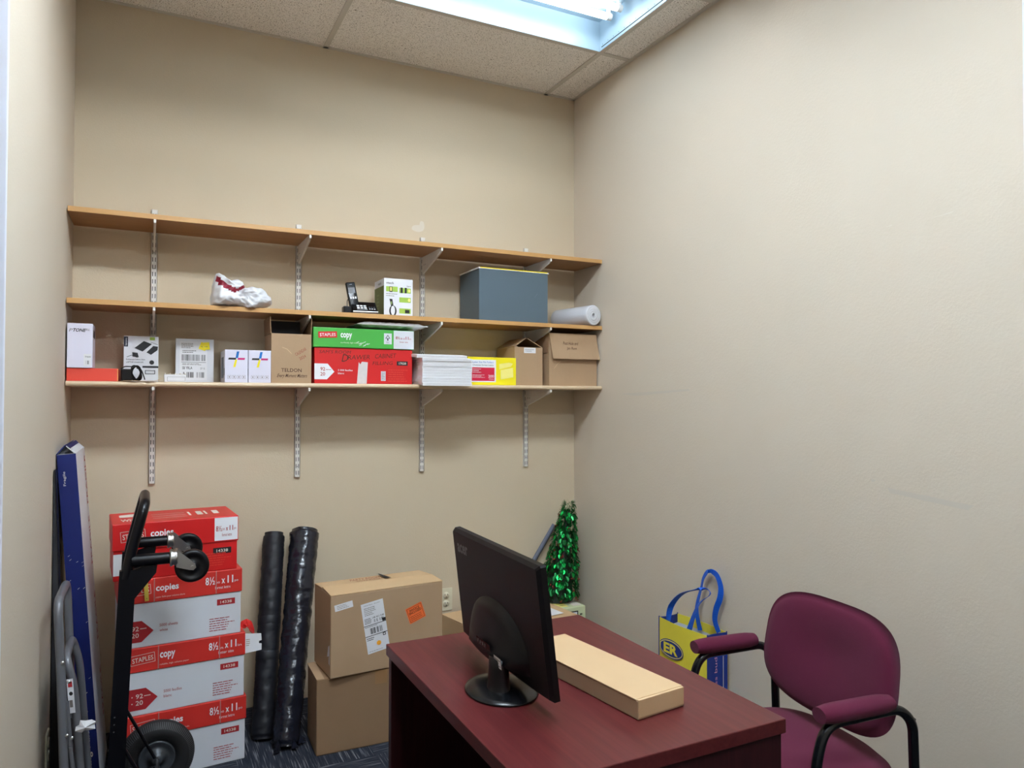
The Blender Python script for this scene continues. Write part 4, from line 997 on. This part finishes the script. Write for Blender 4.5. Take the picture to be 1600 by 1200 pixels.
for i, f_ in enumerate(m.f):
    c = sum((Vector(m.v[j]) for j in f_), Vector()) / len(f_)
    if c.y < -0.005 and near_path(c.x, c.z) < (0.010 if c.x < -0.03 else 0.006): m.m[i] = k
m.build('bag_film', t)

# telephone
t = thing('cordless_phone', 'black cordless telephone standing in its silver edged base', 'telephone', (0.892, 3.335, Z2), R(-4))
m = MB()
prof = [(-0.05, 0.0), (0.05, 0.0), (0.05, 0.052), (0.02, 0.062), (-0.046, 0.012)]
m.prism([(y, z) for y, z in prof], -0.052, 0.062, 'black_gloss', axis='X')
m.tube(bend_path([(-0.052, -0.048, 0.009), (0.062, -0.048, 0.009)], 0.01), 0.0045, 'zinc', 8)
f = Face(m, (-0.052, -0.045, 0.0145), (1, 0, 0), (0, 0.066, 0.050))
for i in range(3):
    for j in range(2): f.rect(0.022 + i * 0.016, 0.018 + j * 0.018, 0.034 + i * 0.016, 0.030 + j * 0.018, 'label_white')
for i in range(3): f.rect(0.076 + i * 0.011, 0.014, 0.083 + i * 0.011, 0.02, 'label_white'); f.rect(0.076 + i * 0.011, 0.03, 0.083 + i * 0.011, 0.034, 'grey_metal')
f.rect(0.02, 0.009, 0.068, 0.012, 'label_white')
m.build('phone_base', t)
m = MB(); Mh = Matrix.Translation((-0.036, 0.008, 0.034)) @ Matrix.Rotation(R(-14), 4, 'X') @ Matrix.Rotation(R(-8), 4, 'Y')
m.rbox(-0.022, 0.022, -0.011, 0.011, 0, 0.122, 'black_gloss', 0.006, 3, Mh, True)
f = Face(m, Mh @ Vector((-0.022, -0.0112, 0)), Mh.to_3x3() @ Vector((1, 0, 0)), Mh.to_3x3() @ Vector((0, 0, 1))); f.rect(0.007, 0.066, 0.037, 0.094, 'dark_grey_print'); f.rect(0.016, 0.108, 0.028, 0.110, 'grey_metal')
for i in range(3): f.rect(0.008 + i * 0.011, 0.038, 0.015 + i * 0.011, 0.048, 'label_white')
hs = m.build('handset', t)
m = MB(); m.rbox(-0.092, -0.055, -0.03, 0.02, 0.0, 0.034, 'black_plastic', 0.004); m.build('power_adapter', t)
m = MB(); m.tube(smooth_path([(-0.07, 0.0, 0.034), (-0.068, 0.01, 0.065), (-0.05, 0.015, 0.08), (-0.04, 0.03, 0.06)], 6), 0.0018, 'black_plastic', 8); m.build('cord', t)

# phone carton
t = thing('telephone_box', 'white and green telephone carton standing beside the cordless phone', 'box', (1.053, 3.378, Z2), 0)
w_, d_, h_ = 0.140, 0.155, 0.174
m = MB(); m.rbox(-w_ / 2, w_ / 2, -d_ / 2, d_ / 2, 0, h_, 'label_white', 0.002)
f = left(m, w_, d_); f.rect(0.0, 0.0, d_, h_ - 0.035, 'olive_green'); f.text('vtech', 0.06, h_ - 0.025, 0.11, h_ - 0.012, 'ink', 2); f.lines(0.04, 0.03, 0.08, 0.11, 5, 'sage_dark', 2, 0.5)
f = front(m, w_, d_)
f.text('vtech', 0.010, h_ - 0.027, 0.046, h_ - 0.016, 'ink', 2, 0.01); f.text('DS6101', w_ - 0.03, h_ - 0.036, w_ - 0.01, h_ - 0.030, 'ink', 2)
f.rect(0.010, 0.112, 0.066, 0.136, 'lime'); f.rect(0.026, 0.110, 0.040, 0.136, 'ink', 2); f.rect(0.029, 0.115, 0.037, 0.133, 'pale_yellow', 3)
for v in (0.108, 0.064, 0.012): f.rect(0.074, v, 0.130, v + 0.024, 'lime')
f.rect(0.080, 0.108, 0.090, 0.134, 'ink', 2); f.rect(0.100, 0.108, 0.110, 0.134, 'ink', 2); f.rect(0.102, 0.014, 0.124, 0.030, 'ink', 2); f.disc(0.122, 0.12, 0.006, 0.008, 'pale_yellow', 2); f.disc(0.122, 0.076, 0.006, 0.008, 'pale_yellow', 2)
f.poly([(0.026, 0.078), (0.040, 0.078), (0.046, 0.045), (0.034, 0.043)], 'ink', 2); f.rect(0.031, 0.052, 0.039, 0.066, 'sage_dark', 3)
f.disc(0.043, 0.022, 0.018, 0.026, 'ink', 2); f.disc(0.043, 0.024, 0.010, 0.022, 'label_white', 3); f.lines(0.01, 0.088, 0.066, 0.106, 2, 'faint_ink', 2, 0.3)
m.build('box_body', t)

# grey file box
t = thing('file_box', 'dark slate grey file box with a thin white lid on the middle shelf', 'box', (1.652, 3.408, Z2), 0)
w_, d_, h_ = 0.386, 0.246, 0.262
m = MB(); m.rbox(-w_ / 2, w_ / 2, -d_ / 2, d_ / 2, 0, h_ - 0.008, 'file_grey', 0.002)
f = front(m, w_, d_); crease(f, [(0.31, 0.13), (0.325, 0.15)], 'grey_bar', 0.002); m.build('box_body', t)
m = MB(); m.rbox(-w_ / 2 - 0.003, w_ / 2 + 0.004, -d_ / 2 - 0.003, d_ / 2 + 0.003, h_ - 0.008, h_ - 0.001, 'label_white', 0.001)
f = Face(m, (-w_ / 2, -d_ / 2 - 0.003, h_ - 0.008), (1, 0, 0), (0, 0, 1)); f.rect(0.004, 0.003, w_ - 0.004, 0.0072, 'yellow')
for k in range(7): m.tube([(-w_ / 2 + 0.01 + 0.006 * (k % 2), -0.03 + 0.012 * k, h_ - 0.001), (-w_ / 2 + 0.01, -0.03 + 0.012 * k, h_ + 0.005)], 0.002, 'label_white', 6)
o = m.build('lid', t); o['label'] = 'thin white lid with a yellow front edge'

# bubble wrap roll
t = thing('bubble_wrap_roll', 'roll of white bubble wrap at the right end of the middle shelf', 'roll', (2.108, 3.257, Z2 + 0.054), 0)
ax = Vector((-0.055, 0.285, 0.0)); Mx = ax.to_track_quat('Z', 'Y').to_matrix().to_4x4(); L = ax.length
m = MB(); pr_ = [(0.010, 0.004), (0.011, 0.0), (0.016, 0.001), (0.017, 0.005), (0.022, 0.001), (0.027, 0.0), (0.028, 0.004), (0.034, 0.0), (0.040, 0.0), (0.041, 0.003), (0.046, 0.0), (0.051, 0.001), (0.0535, 0.005)] + [(0.0535, L * k / 12) for k in range(1, 12)] + [(0.053, L - 0.003), (0.050, L), (0.010, L), (0.010, 0.004)]
m.lathe(pr_, 'bubble', 40, Mx)
m.build('wrap_layers', t)

# foil envelope on top of green lid
t = thing('foil_mailer', 'silver bubble mailer lying on the green paper carton lid', 'envelope', (1.02, 3.37, 1.7335), 0)
m = MB(); nx, ny = 60, 22; vs = []
for sg in (-1, 1):
    for j in range(ny + 1):
        for i in range(nx + 1):
            u, v = i / nx, j / ny; e = (min(1, 9 * u * (1 - u)) * min(1, 9 * v * (1 - v))) ** 0.5
            q = 0.5 + 0.5 * math.sin(u * 44) * math.sin(v * 22)
            vs.append((-0.162 + 0.324 * u, -0.10 + 0.2 * v, 0.020 + sg * (e * (0.011 + 0.005 * q)) ))
fs = []
for s_ in (0, 1):
    o_ = s_ * (nx + 1) * (ny + 1); fs += [(o_ + j * (nx + 1) + i, o_ + j * (nx + 1) + i + 1, o_ + (j + 1) * (nx + 1) + i + 1, o_ + (j + 1) * (nx + 1) + i) for j in range(ny) for i in range(nx)]
m.add(vs, fs, 'silver', True); m.build('envelope_body', t)
m = MB(); m.box(-0.163, 0.163, -0.106, -0.099, 0.018, 0.022, 'silver'); m.box(0.160, 0.169, -0.10, 0.10, 0.0185, 0.0215, 'silver'); m.box(-0.169, -0.160, -0.10, 0.10, 0.0185, 0.0215, 'silver'); m.build('sealed_edge', t)

# ================================================================== LOWER SHELF ITEMS
# red-orange flat box and the white toner box on it
t = thing('flat_box', 'flat red orange box at the left end of the lowest shelf', 'box', (-0.187, 3.40, Z3), 0)
w_, d_, h_ = 0.176, 0.225, 0.050
m = MB(); m.rbox(-w_ / 2, w_ / 2, -d_ / 2, d_ / 2, 0, h_, 'red_orange', 0.0015); f = front(m, w_, d_); f.rect(w_ - 0.003, 0.001, w_ - 0.0015, h_ - 0.002, 'pale_yellow'); m.build('box_body', t)
t = thing('toner_box', 'tall white toner box standing on the red orange flat box', 'box', (-0.231, 3.36, Z3 + 0.0508), R(0.0))
w_, d_, h_ = 0.086, 0.16, 0.172
m = MB(); m.rbox(-w_ / 2, w_ / 2, -d_ / 2, d_ / 2, 0, h_, 'gloss_white', 0.0015); f = front(m, w_, d_)
f.text('P', 0.006, h_ - 0.033, 0.016, h_ - 0.021, 'faint_ink', 2, shear=0.3); f.text('TONE', 0.017, h_ - 0.033, 0.060, h_ - 0.020, 'ink', 2, 0.03, shear=0.3); f.text('RL', 0.062, h_ - 0.028, 0.076, h_ - 0.020, 'faint_ink', 2, shear=0.3)
f.rect(0.056, 0.006, w_ - 0.004, 0.054, 'label_white'); f.text('TN660', 0.060, 0.040, 0.080, 0.046, 'ink', 2); f.bars(0.060, 0.014, 0.080, 0.028, 'ink', 2, 12)
f = right(m, w_, d_); f.rect(0.02, 0.12, 0.12, 0.15, 'dark_grey_print'); f.rect(0.012, 0.04, 0.018, 0.046, 'ink', 2)
m.build('box_body', t)
# laptop charger box
t = thing('charger_box', 'white laptop charger box with a picture of the adapter', 'box', (-0.02, 3.455, Z3), 0)
w_, d_, h_ = 0.130, 0.055, 0.192
m = MB(); m.rbox(-w_ / 2, w_ / 2, -d_ / 2, d_ / 2, 0, h_, 'carton_white', 0.0015); f = front(m, w_, d_)
f.rect(0.001, h_ - 0.045, 0.016, h_ - 0.004, 'navy'); g = Face(m, f.p(0.0, h_ - 0.045), f.V, -f.U); g.text('lenovo', 0.005, -0.012, 0.036, -0.005, 'label_white', 1)
f.rect(0.097, h_ - 0.016, 0.116, h_ - 0.003, 'lime'); f.poly([(0.040, 0.142), (0.075, 0.172), (0.105, 0.160), (0.070, 0.128)], 'charcoal_board', 2); f.poly([(0.085, 0.125), (0.110, 0.152), (0.128, 0.150), (0.126, 0.135), (0.102, 0.115)], 'charcoal_board', 2)
crease(f, [(0.10, 0.168), (0.127, 0.158)], 'charcoal_board', 0.0015)
f.poly([(0.033, 0.106), (0.056, 0.104), (0.052, 0.122), (0.032, 0.124)], 'charcoal_board', 2); crease(f, [(0.012, 0.104), (0.030, 0.112), (0.052, 0.102)], 'charcoal_board', 0.002)
f.text('Enhance Ultra Slim', 0.010, 0.092, 0.080, 0.097, 'ink', 2, 0.01); f.text('LAPTOP CHARGER', 0.010, 0.080, 0.074, 0.086, 'ink', 2); f.disc(0.105, 0.083, 0.009, 0.009, 'charcoal_board', 2)
f.rect(0.07, 0.060, w_, 0.068, 'charcoal_board', 2); f.frame(0.08, 0.034, 0.118, 0.050, 0.0025, 'charcoal_board', 2)
m.build('box_body', t)
# charger
t = thing('power_adapter', 'black power adapter with a coiled cable on the lowest shelf', 'adapter', (-0.055, 3.345, Z3 + 0.0042), 0)
m = MB(); m.rbox(-0.036, 0.004, -0.03, 0.05, 0, 0.046, 'black_plastic', 0.004, 3); m.build('adapter_brick', t)
m = MB(); rg = random.Random(2)
for k in range(6):
    cx_, cy_, r_ = 0.016 + 0.004 * rg.random(), 0.0, 0.024 + 0.004 * rg.random(); til = rg.uniform(-0.5, 0.5); pts = []
    for i in range(22):
        a = 2 * PI * i / 22; pts.append((cx_ + 0.6 * r_ * math.cos(a) + til * 0.02 * math.sin(a), cy_ - 0.02 + k * 0.006 + 0.01 * math.sin(a * 2), 0.031 + (r_ + 0.002) * math.sin(a)))
    m.tube(pts, 0.0022, 'black_plastic', 6, closed=True)
m.tube(smooth_path([(0.02, -0.02, 0.05), (0.035, -0.025, 0.045), (0.045, -0.025, 0.02), (0.05, -0.03, 0.004)], 5), 0.0022, 'black_plastic', 6)
m.tube(smooth_path([(0.01, -0.01, 0.056), (-0.02, -0.02, 0.056), (-0.036, -0.03, 0.046)], 5), 0.0022, 'black_plastic', 6)
m.build('cable', t)
# thin warped card under them
m = MB(); nx = 24; vs = []
for i in range(nx + 1):
    u = i / nx; x = -0.082 + 0.142 * u; z = Z3 + 0.0010 + 0.003 * (math.sin(u * 9) * 0.12 + 0.12) + (0.012 * max(0, u - 0.82) / 0.18)
    y0 = 3.262 + 0.004 * math.sin(u * 17); vs += [(x, y0, z), (x, 3.33, z), (x, y0, z + 0.0016), (x, 3.33, z + 0.0016)]
fs = []
for i in range(nx):
    a = i * 4; b = a + 4; fs += [(a, b, b + 1, a + 1), (a + 2, a + 3, b + 3, b + 2), (a, a + 2, b + 2, b), (a + 1, b + 1, b + 3, a + 3)]
m.add(vs, fs, 'kraft_edge'); tag(m.build('cardboard_sheet'), 'thin warped cardboard sheet under the black power adapter', 'cardboard')
# little white tray box
t = thing('white_tray', 'small white tray shaped box in front of the shipping label box', 'box', (0.107, 3.335, Z3), 0)
m = MB(); m.prism([(-0.040, 0), (0.040, 0), (0.041, 0.030), (-0.042, 0.030)], -0.03, 0.03, 'label_white'); f = Face(m, (-0.042, -0.03, 0), (1, 0, 0), (0, 0, 1)); f.frame(0.012, 0.003, 0.079, 0.021, 0.001, 'faint_ink', 1); m.build('tray_body', t)
m = MB()
for k in range(13): m.rbox(-0.040 + k * 0.0063, -0.036 + k * 0.0063, -0.028, 0.028, 0.030, 0.033 + 0.003 * (k % 3 == 0), 'warm_white', 0.0008, 1)
m.build('tray_inserts', t)
# box with shipping label
t = thing('shipping_box', 'thin white box with a shipping label and yellow stickers against the wall', 'box', (0.188, 3.478, Z3), 0)
w_, d_, h_ = 0.152, 0.045, 0.190
m = MB(); m.rbox(-w_ / 2, w_ / 2, -d_ / 2, d_ / 2, 0, h_, 'carton_white', 0.0015); m.build('box_body', t)
m = MB(); f = front(m, w_, d_); f.rect(0.016, 0.012, 0.125, 0.178, 'label_white')
f.lines(0.022, 0.148, 0.072, 0.172, 4, 'faint_ink', 2, 0.4, 3); f.lines(0.027, 0.128, 0.085, 0.142, 2, 'ink', 2, 0.35, 4)
f.bars(0.024, 0.095, 0.096, 0.122, 'dark_grey_print', 2, 44, 8); f.bars(0.102, 0.095, 0.118, 0.122, 'dark_grey_print', 2, 8, 9)
f.rect(0.022, 0.088, 0.12, 0.0895, 'ink', 2); f.lines(0.026, 0.076, 0.118, 0.085, 2, 'faint_ink', 2, 0.4, 6); f.text('SB YRLA', 0.026, 0.058, 0.066, 0.070, 'ink', 2, 0.01); f.text('27 15', 0.098, 0.058, 0.116, 0.066, 'ink', 2); f.bars(0.030, 0.022, 0.116, 0.046, 'ink', 2, 26, 10)
o = m.build('shipping_label', t); o['label'] = 'white shipping label with bar codes'
for (x_, y_, a_, l_) in ((0.090, 0.148, -0.35, 3), (0.108, 0.143, 0.1, 7)):
    m = MB(); f = front(m, w_, d_); g = subface(f, x_, y_, a_, l_); g.rect(0, 0, 0.028, 0.032, 'yellow'); g.rect(0.006, 0.012, 0.02, 0.014, 'faint_ink', 2); o = m.build('yellow_sticker', t); o['label'] = 'yellow sticker'
# CMYK toner boxes
for x, lb in ((0.3405, 'white box with a four colour cross, left of the pair'), (0.4345, 'white box with a four colour cross, right of the pair, touching the open carton')):
    t = thing('toner_box', lb, 'box', (x - 0.0005, 3.385, Z3), 0, 'white boxes with a four colour cross')
    w_, d_, h_ = 0.0915, 0.20, 0.138
    m = MB(); m.rbox(-w_ / 2, w_ / 2, -d_ / 2, d_ / 2, 0, h_, 'gloss_white', 0.0012); f = front(m, w_, d_); cx_, cz_ = 0.047, 0.100
    f.poly([(cx_ - 0.005, cz_ + 0.003), (cx_ + 0.005, cz_ + 0.003), (cx_ + 0.010, cz_ + 0.031), (cx_, cz_ + 0.031)], 'cyan_blue'); f.poly([(cx_ - 0.034, cz_ - 0.004), (cx_ - 0.003, cz_ - 0.004), (cx_ - 0.003, cz_ + 0.004), (cx_ - 0.032, cz_ + 0.004)], 'ink')
    f.poly([(cx_ + 0.003, cz_ - 0.004), (cx_ + 0.031, cz_ - 0.004), (cx_ + 0.033, cz_ + 0.004), (cx_ + 0.005, cz_ + 0.004)], 'magenta'); f.poly([(cx_ - 0.014, cz_ - 0.035), (cx_ - 0.005, cz_ - 0.035), (cx_ + 0.002, cz_ - 0.003), (cx_ - 0.006, cz_ - 0.003)], 'yellow')
    for k in range(4): f.frame(0.011 + k * 0.019, 0.016, 0.025 + k * 0.019, 0.030, 0.0008, 'faint_ink', 1); f.rect(0.016 + k * 0.019, 0.020, 0.020 + k * 0.019, 0.026, 'faint_ink', 1)
    f = left(m, w_, d_); f.rect(0.05, 0.02, 0.15, 0.11, 'grey_bar'); f.rect(0.16, 0.03, 0.19, 0.06, 'dark_grey_print', 1); m.build('box_body', t)

def open_carton(name, label, loc, w_, d_, h_, mt, rz=0, group='small brown cartons'):
    t = thing(name, label, 'box', loc, rz, group); m = MB(); k = 0.004
    m.box(-w_ / 2, w_ / 2, -d_ / 2, d_ / 2, 0, k, mt); m.box(-w_ / 2, -w_ / 2 + k, -d_ / 2, d_ / 2, k, h_, mt); m.box(w_ / 2 - k, w_ / 2, -d_ / 2, d_ / 2, k, h_, mt)
    m.box(-w_ / 2 + k, w_ / 2 - k, -d_ / 2, -d_ / 2 + k, k, h_, mt); m.box(-w_ / 2 + k, w_ / 2 - k, d_ / 2 - k, d_ / 2, k, h_, mt)
    return t, m
# Teldon carton
w_, d_, h_ = 0.170, 0.190, 0.2145
t, m = open_carton('open_carton', 'open brown lettered carton, its flaps up, beside the two four colour boxes', (0.5665, 3.384, Z3), w_, d_, h_, 'kraft')
f = front(m, w_, d_); f.text('TELDON', 0.042, 0.048, 0.128, 0.064, 'brown_ink', 1, 0.01); f.text('Every Moment Matters', 0.022, 0.020, 0.148, 0.040, 'brown_ink', 1, 0.008, shear=0.35)
f.text('CALENDAR', 0.105, 0.118, 0.158, 0.132, 'red_ink', 1, 0, 0.55); f.text('2024', 0.122, 0.100, 0.152, 0.113, 'red_ink', 1, 0, 0.5)
crease(f, [(0.045, 0.155), (0.065, 0.148), (0.085, 0.128)], 'kraft_edge'); m.build('carton_body', t)
for sx in (-1, 1):
    m = MB(); m.quad((sx * w_ / 2, -d_ / 2, h_ + 0.001), (sx * w_ / 2, d_ / 2, h_ + 0.001), (sx * (w_ / 2 + 0.003), d_ / 2, h_ + 0.072), (sx * (w_ / 2 + 0.003), -d_ / 2 + 0.004, h_ + 0.072), 'kraft_dark', 0.003); m.build('side_flap', t)
m = MB(); m.box(-w_ / 2 + 0.006, w_ / 2 - 0.026, d_ / 2 - 0.06, d_ / 2 - 0.056, h_ - 0.10, h_ + 0.066, 'charcoal_board'); o = m.build('interior_shade', t); o['label'] = 'dark sheet standing in for the shade inside the carton'  # dark sheet in place of the darkness inside the open top
# red staples carton on shelf with green lid
t = thing('paper_carton', 'red carton with handwriting and a green lid on the lowest shelf', 'box', (0.890, 3.402, Z3), 0)
w_, d_, h_ = 0.452, 0.235, 0.160
m = MB(); m.rbox(-w_ / 2, w_ / 2, -d_ / 2, d_ / 2, 0, h_, 'red', 0.002); f = front(m, w_, d_)
f.poly([(0.0, 0.018), (0.055, 0.018), (0.088, 0.052), (0.058, 0.088), (0.0, 0.088)], 'paper_white'); f.text('92', 0.026, 0.056, 0.047, 0.072, 'dark_red_print', 2, 0.01); f.text('20', 0.026, 0.034, 0.047, 0.050, 'dark_red_print', 2, 0.01)
f.text('5 000 feuilles', 0.104, 0.056, 0.170, 0.064, 'paper_white', 2, 0.01); f.text('blanc', 0.104, 0.042, 0.132, 0.050, 'paper_white', 2, 0.01); f.lines(0.050, 0.059, 0.075, 0.064, 1, 'dark_red_print')
f.text('SAM\u2019S ROOM', 0.02, 0.134, 0.16, 0.148, 'brown_ink', 1, 0, 0.0, 0.2); f.text('D', 0.12, 0.098, 0.147, 0.132, 'brown_ink', 1, 0, 0.0, 0.2); f.text('RAWER', 0.148, 0.108, 0.25, 0.128, 'brown_ink', 1, 0, 0.04, 0.2)
f.text('CABINET', 0.272, 0.116, 0.372, 0.136, 'brown_ink', 1, 0, 0.06, 0.2); f.text('FILLING', 0.262, 0.086, 0.356, 0.102, 'brown_ink', 1, 0, 0.03, 0.2)
f.rect(0.377, 0.086, 0.430, 0.106, 'ink'); f.text('17028', 0.387, 0.091, 0.422, 0.101, 'warm_white', 2, 0.01)
f.rect(0.302, 0.014, 0.324, 0.058, 'carton_white'); f.frame(0.306, 0.018, 0.320, 0.054, 0.001, 'ink', 2); f.lines(0.308, 0.022, 0.318, 0.050, 4, 'faint_ink', 2); f.lines(0.336, 0.008, 0.438, 0.070, 6, 'red_orange', 2, 0.3, 4)
m.build('carton_body', t)
m = MB(); f = front(m, w_, d_); f.poly([(0.190, 0.0), (0.235, 0.0), (0.240, 0.098), (0.212, 0.100), (0.206, 0.088), (0.198, 0.098), (0.194, 0.05)], 'tape_white', 2); o = m.build('tape_strip', t); o['label'] = 'torn strip of pale tape'
m = MB(); lw, ld_, z0 = 0.466, 0.250, 0.161; Ml = Matrix.Translation((0, -0.0, z0)) 
m.rbox(-lw / 2, lw / 2, -ld_ / 2, ld_ / 2, 0, 0.088, 'green', 0.003, 2, Ml); f = Face(m, (-lw / 2, -ld_ / 2, z0), (1, 0, 0), (0, 0, 1))
logo(f, 0.022, 0.040, 0.083, 0.028, '', 'paper_white', 0.05, 'red'); f.text('copy', 0.120, 0.036, 0.172, 0.066, 'paper_white', 2, 0.03)
f.text('eco-friendly, high volume paper', 0.120, 0.018, 0.225, 0.026, 'warm_white', 2); f.rect(0.320, 0.022, 0.357, 0.072, 'carton_white'); f.poly([(0.338, 0.066), (0.350, 0.048), (0.341, 0.048), (0.341, 0.038), (0.335, 0.038), (0.335, 0.048), (0.326, 0.048)], 'dark_grey_print', 2); f.poly([(0.338, 0.061), (0.345, 0.050), (0.331, 0.050)], 'carton_white', 3); f.text('FSC', 0.331, 0.026, 0.346, 0.034, 'dark_grey_print', 2)
f.rect(0.366, 0.002, lw - 0.002, 0.086, 'carton_white'); f.text('8\u00bd', 0.376, 0.046, 0.396, 0.060, 'dark_red_print', 2, 0.02); f.text('in x', 0.400, 0.046, 0.420, 0.056, 'dark_red_print', 2, 0.01); f.text('11', 0.424, 0.046, 0.438, 0.060, 'dark_red_print', 2, 0.02); f.text('in', 0.442, 0.046, 0.450, 0.054, 'dark_red_print', 2); f.text('letter size', 0.395, 0.031, 0.435, 0.038, 'dark_red_print', 2)
rg = random.Random(3)
for k in range(9): u = 0.19 + rg.random() * 0.05; v = 0.006 + rg.random() * 0.02; f.poly([(u, v), (u + 0.012, v + 0.004), (u + 0.014, v + 0.008), (u + 0.002, v + 0.003)], 'carton_white', 3)
o = m.build('lid', t); o['label'] = 'green copy paper lid'
# stack of white booklets
for k in range(11):
    zt = Z3 + k * 0.0128 + 0.0002; rg = random.Random(30 + k); last = k == 10
    x0, x1, y0, y1 = 1.140 + rg.uniform(-.003, .003), 1.388 + rg.uniform(-.004, .002), 3.205 + rg.uniform(-.004, .004), 3.40
    if last: x0 -= 0.028; x1 -= 0.028; y0 += 0.004
    m = MB(); nx, ny = 12, 10; vs = []; hh = 0.0122; cur = 0.003 * math.sin(k * 1.3)
    for s_ in (0, 1):
        for j in range(ny + 1):
            for i in range(nx + 1):
                u, v = i / nx, j / ny; y = y0 + (y1 - y0) * v; dr = max(0, 3.262 - y)
                z = zt + s_ * (hh + (0.0012 if last else 0)) - dr * 0.12
                vs.append((x0 + (x1 - x0) * u, y, z))
    n1 = (nx + 1) * (ny + 1); q = lambda s_, j, i: s_ * n1 + j * (nx + 1) + i; fs = []
    for j in range(ny):
        for i in range(nx): fs += [(q(0, j, i), q(0, j + 1, i), q(0, j + 1, i + 1), q(0, j, i + 1)), (q(1, j, i), q(1, j, i + 1), q(1, j + 1, i + 1), q(1, j + 1, i))]
    for i in range(nx): fs += [(q(0, 0, i), q(0, 0, i + 1), q(1, 0, i + 1), q(1, 0, i)), (q(0, ny, i), q(1, ny, i), q(1, ny, i + 1), q(0, ny, i + 1))]
    for j in range(ny): fs += [(q(0, j, 0), q(1, j, 0), q(1, j + 1, 0), q(0, j + 1, 0)), (q(0, j, nx), q(0, j + 1, nx), q(1, j + 1, nx), q(1, j, nx))]
    m.add(vs, fs, 'paper_white')
    for e in range(3):
        z = hh * (0.25 + 0.25 * e); dr = (3.262 - y0) * 0.12
        m.add([(x0 + 0.002, y0 - 0.0004, zt + z - dr), (x1 - 0.002, y0 - 0.0004, zt + z - dr), (x1 - 0.002, y0 - 0.0004, zt + z - dr + 0.0005), (x0 + 0.002, y0 - 0.0004, zt + z - dr + 0.0005)], [(0, 1, 2, 3)], 'faint_ink')
    tag(m.build('booklet'), 'white booklet shifted to the left, topmost of the stack' if last else 'white booklet in the stack overhanging the lowest shelf', 'booklet', 'stacked white booklets')
# yellow folder box
t = thing('folder_box', 'bright yellow file folder box with a red and white panel', 'box', (1.533, 3.395, Z3), 0)
w_, d_, h_ = 0.262, 0.215, 0.137
m = MB(); m.rbox(-w_ / 2, w_ / 2, -d_ / 2, d_ / 2, 0, h_, 'yellow', 0.0015); f = front(m, w_, d_)
f.rect(0.008, 0.014, 0.150, 0.124, 'paper_white'); f.rect(0.018, 0.020, 0.142, 0.086, 'magenta_red', 2); f.text('Letter Size File Folders', 0.024, 0.108, 0.136, 0.117, 'cyan_blue', 2); f.text('Chemises format Lettre', 0.024, 0.094, 0.136, 0.102, 'ink', 2)
f.lines(0.024, 0.058, 0.07, 0.082, 3, 'label_white', 3, 0.3); f.lines(0.024, 0.034, 0.09, 0.052, 3, 'label_white', 3, 0.3); f.text('200', 0.108, 0.036, 0.138, 0.050, 'label_white', 3, 0.01); f.text('PACK', 0.112, 0.026, 0.138, 0.032, 'label_white', 3)
f.poly([(0.168, 0.078), (0.232, 0.092), (0.244, 0.108), (0.222, 0.113), (0.168, 0.105)], 'pale_yellow', 2); f.poly([(0.176, 0.028), (0.246, 0.040), (0.244, 0.088), (0.176, 0.075)], 'pale_yellow', 3); crease(f, [(0.177, 0.075), (0.243, 0.088)], 'yellow_strip', 0.001)
m.build('box_body', t)
# long brown carton, half open
w_, d_, h_ = 0.160, 0.215, 0.196
t, m = open_carton('open_carton', 'small brown carton with a white label and raised roof shaped flaps', (1.7535, 3.4275, Z3), w_, d_, h_, 'kraft'); m.build('carton_body', t)
for sx in (-1, 1):
    m = MB(); m.quad((sx * w_ / 2, -d_ / 2 + 0.002, h_ + 0.001), (sx * w_ / 2, d_ / 2, h_ + 0.001), (sx * 0.004 + 0.0, d_ / 2, h_ + 0.048), (sx * 0.004, -d_ / 2 + 0.02, h_ + 0.048), 'kraft', 0.003); m.build('top_flap', t)
m = MB(); f = front(m, w_, d_); f.rect(0.052, h_ - 0.030, 0.120, h_ - 0.002, 'label_white'); f.lines(0.058, h_ - 0.024, 0.112, h_ - 0.008, 2, 'faint_ink', 2, 0.3); o = m.build('paper_label', t); o['label'] = 'white paper label'
# big brown carton with folded front flap
w_, d_, h_ = 0.292, 0.220, 0.272
t, m = open_carton('open_carton', 'large brown carton with its front flap folded down, at the shelf right end', (2.0135, 3.4195, Z3), w_, d_, h_, 'kraft')
f = front(m, w_, d_); crease(f, [(0.03, 0.09), (0.05, 0.115), (0.07, 0.128)], 'kraft_edge', 0.002); m.build('carton_body', t)
m = MB(); m.quad((-w_ / 2 - 0.003, -d_ / 2 - 0.004, h_ + 0.002), (-w_ / 2 + 0.010, -d_ / 2 - 0.026, h_ - 0.132), (w_ / 2 + 0.004, -d_ / 2 - 0.026, h_ - 0.132), (w_ / 2 - 0.008, -d_ / 2 - 0.004, h_ + 0.002), 'kraft', 0.003)
fo = Vector((-w_ / 2, -d_ / 2 - 0.0268, h_ - 0.132)); f = Face(m, fo, (1, 0, 0), (0, 0.022, 0.134)); f.text('Post Hole and', 0.075, 0.075, 0.165, 0.092, 'brown_ink', 2, 0, 0.0, 0.15); f.text('Jan Rent', 0.095, 0.046, 0.155, 0.064, 'brown_ink', 2, 0, 0.0, 0.15)
m.build('front_flap', t)
for sx in (-1,):
    m = MB(); m.quad((sx * w_ / 2 - 0.001, -d_ / 2, h_ + 0.001), (sx * w_ / 2 - 0.001, d_ / 2, h_ + 0.001), (sx * w_ / 2 - 0.005, d_ / 2 - 0.01, h_ - 0.10), (sx * w_ / 2 - 0.005, -d_ / 2, h_ - 0.10), 'kraft_dark', 0.003); m.build('side_flap', t)
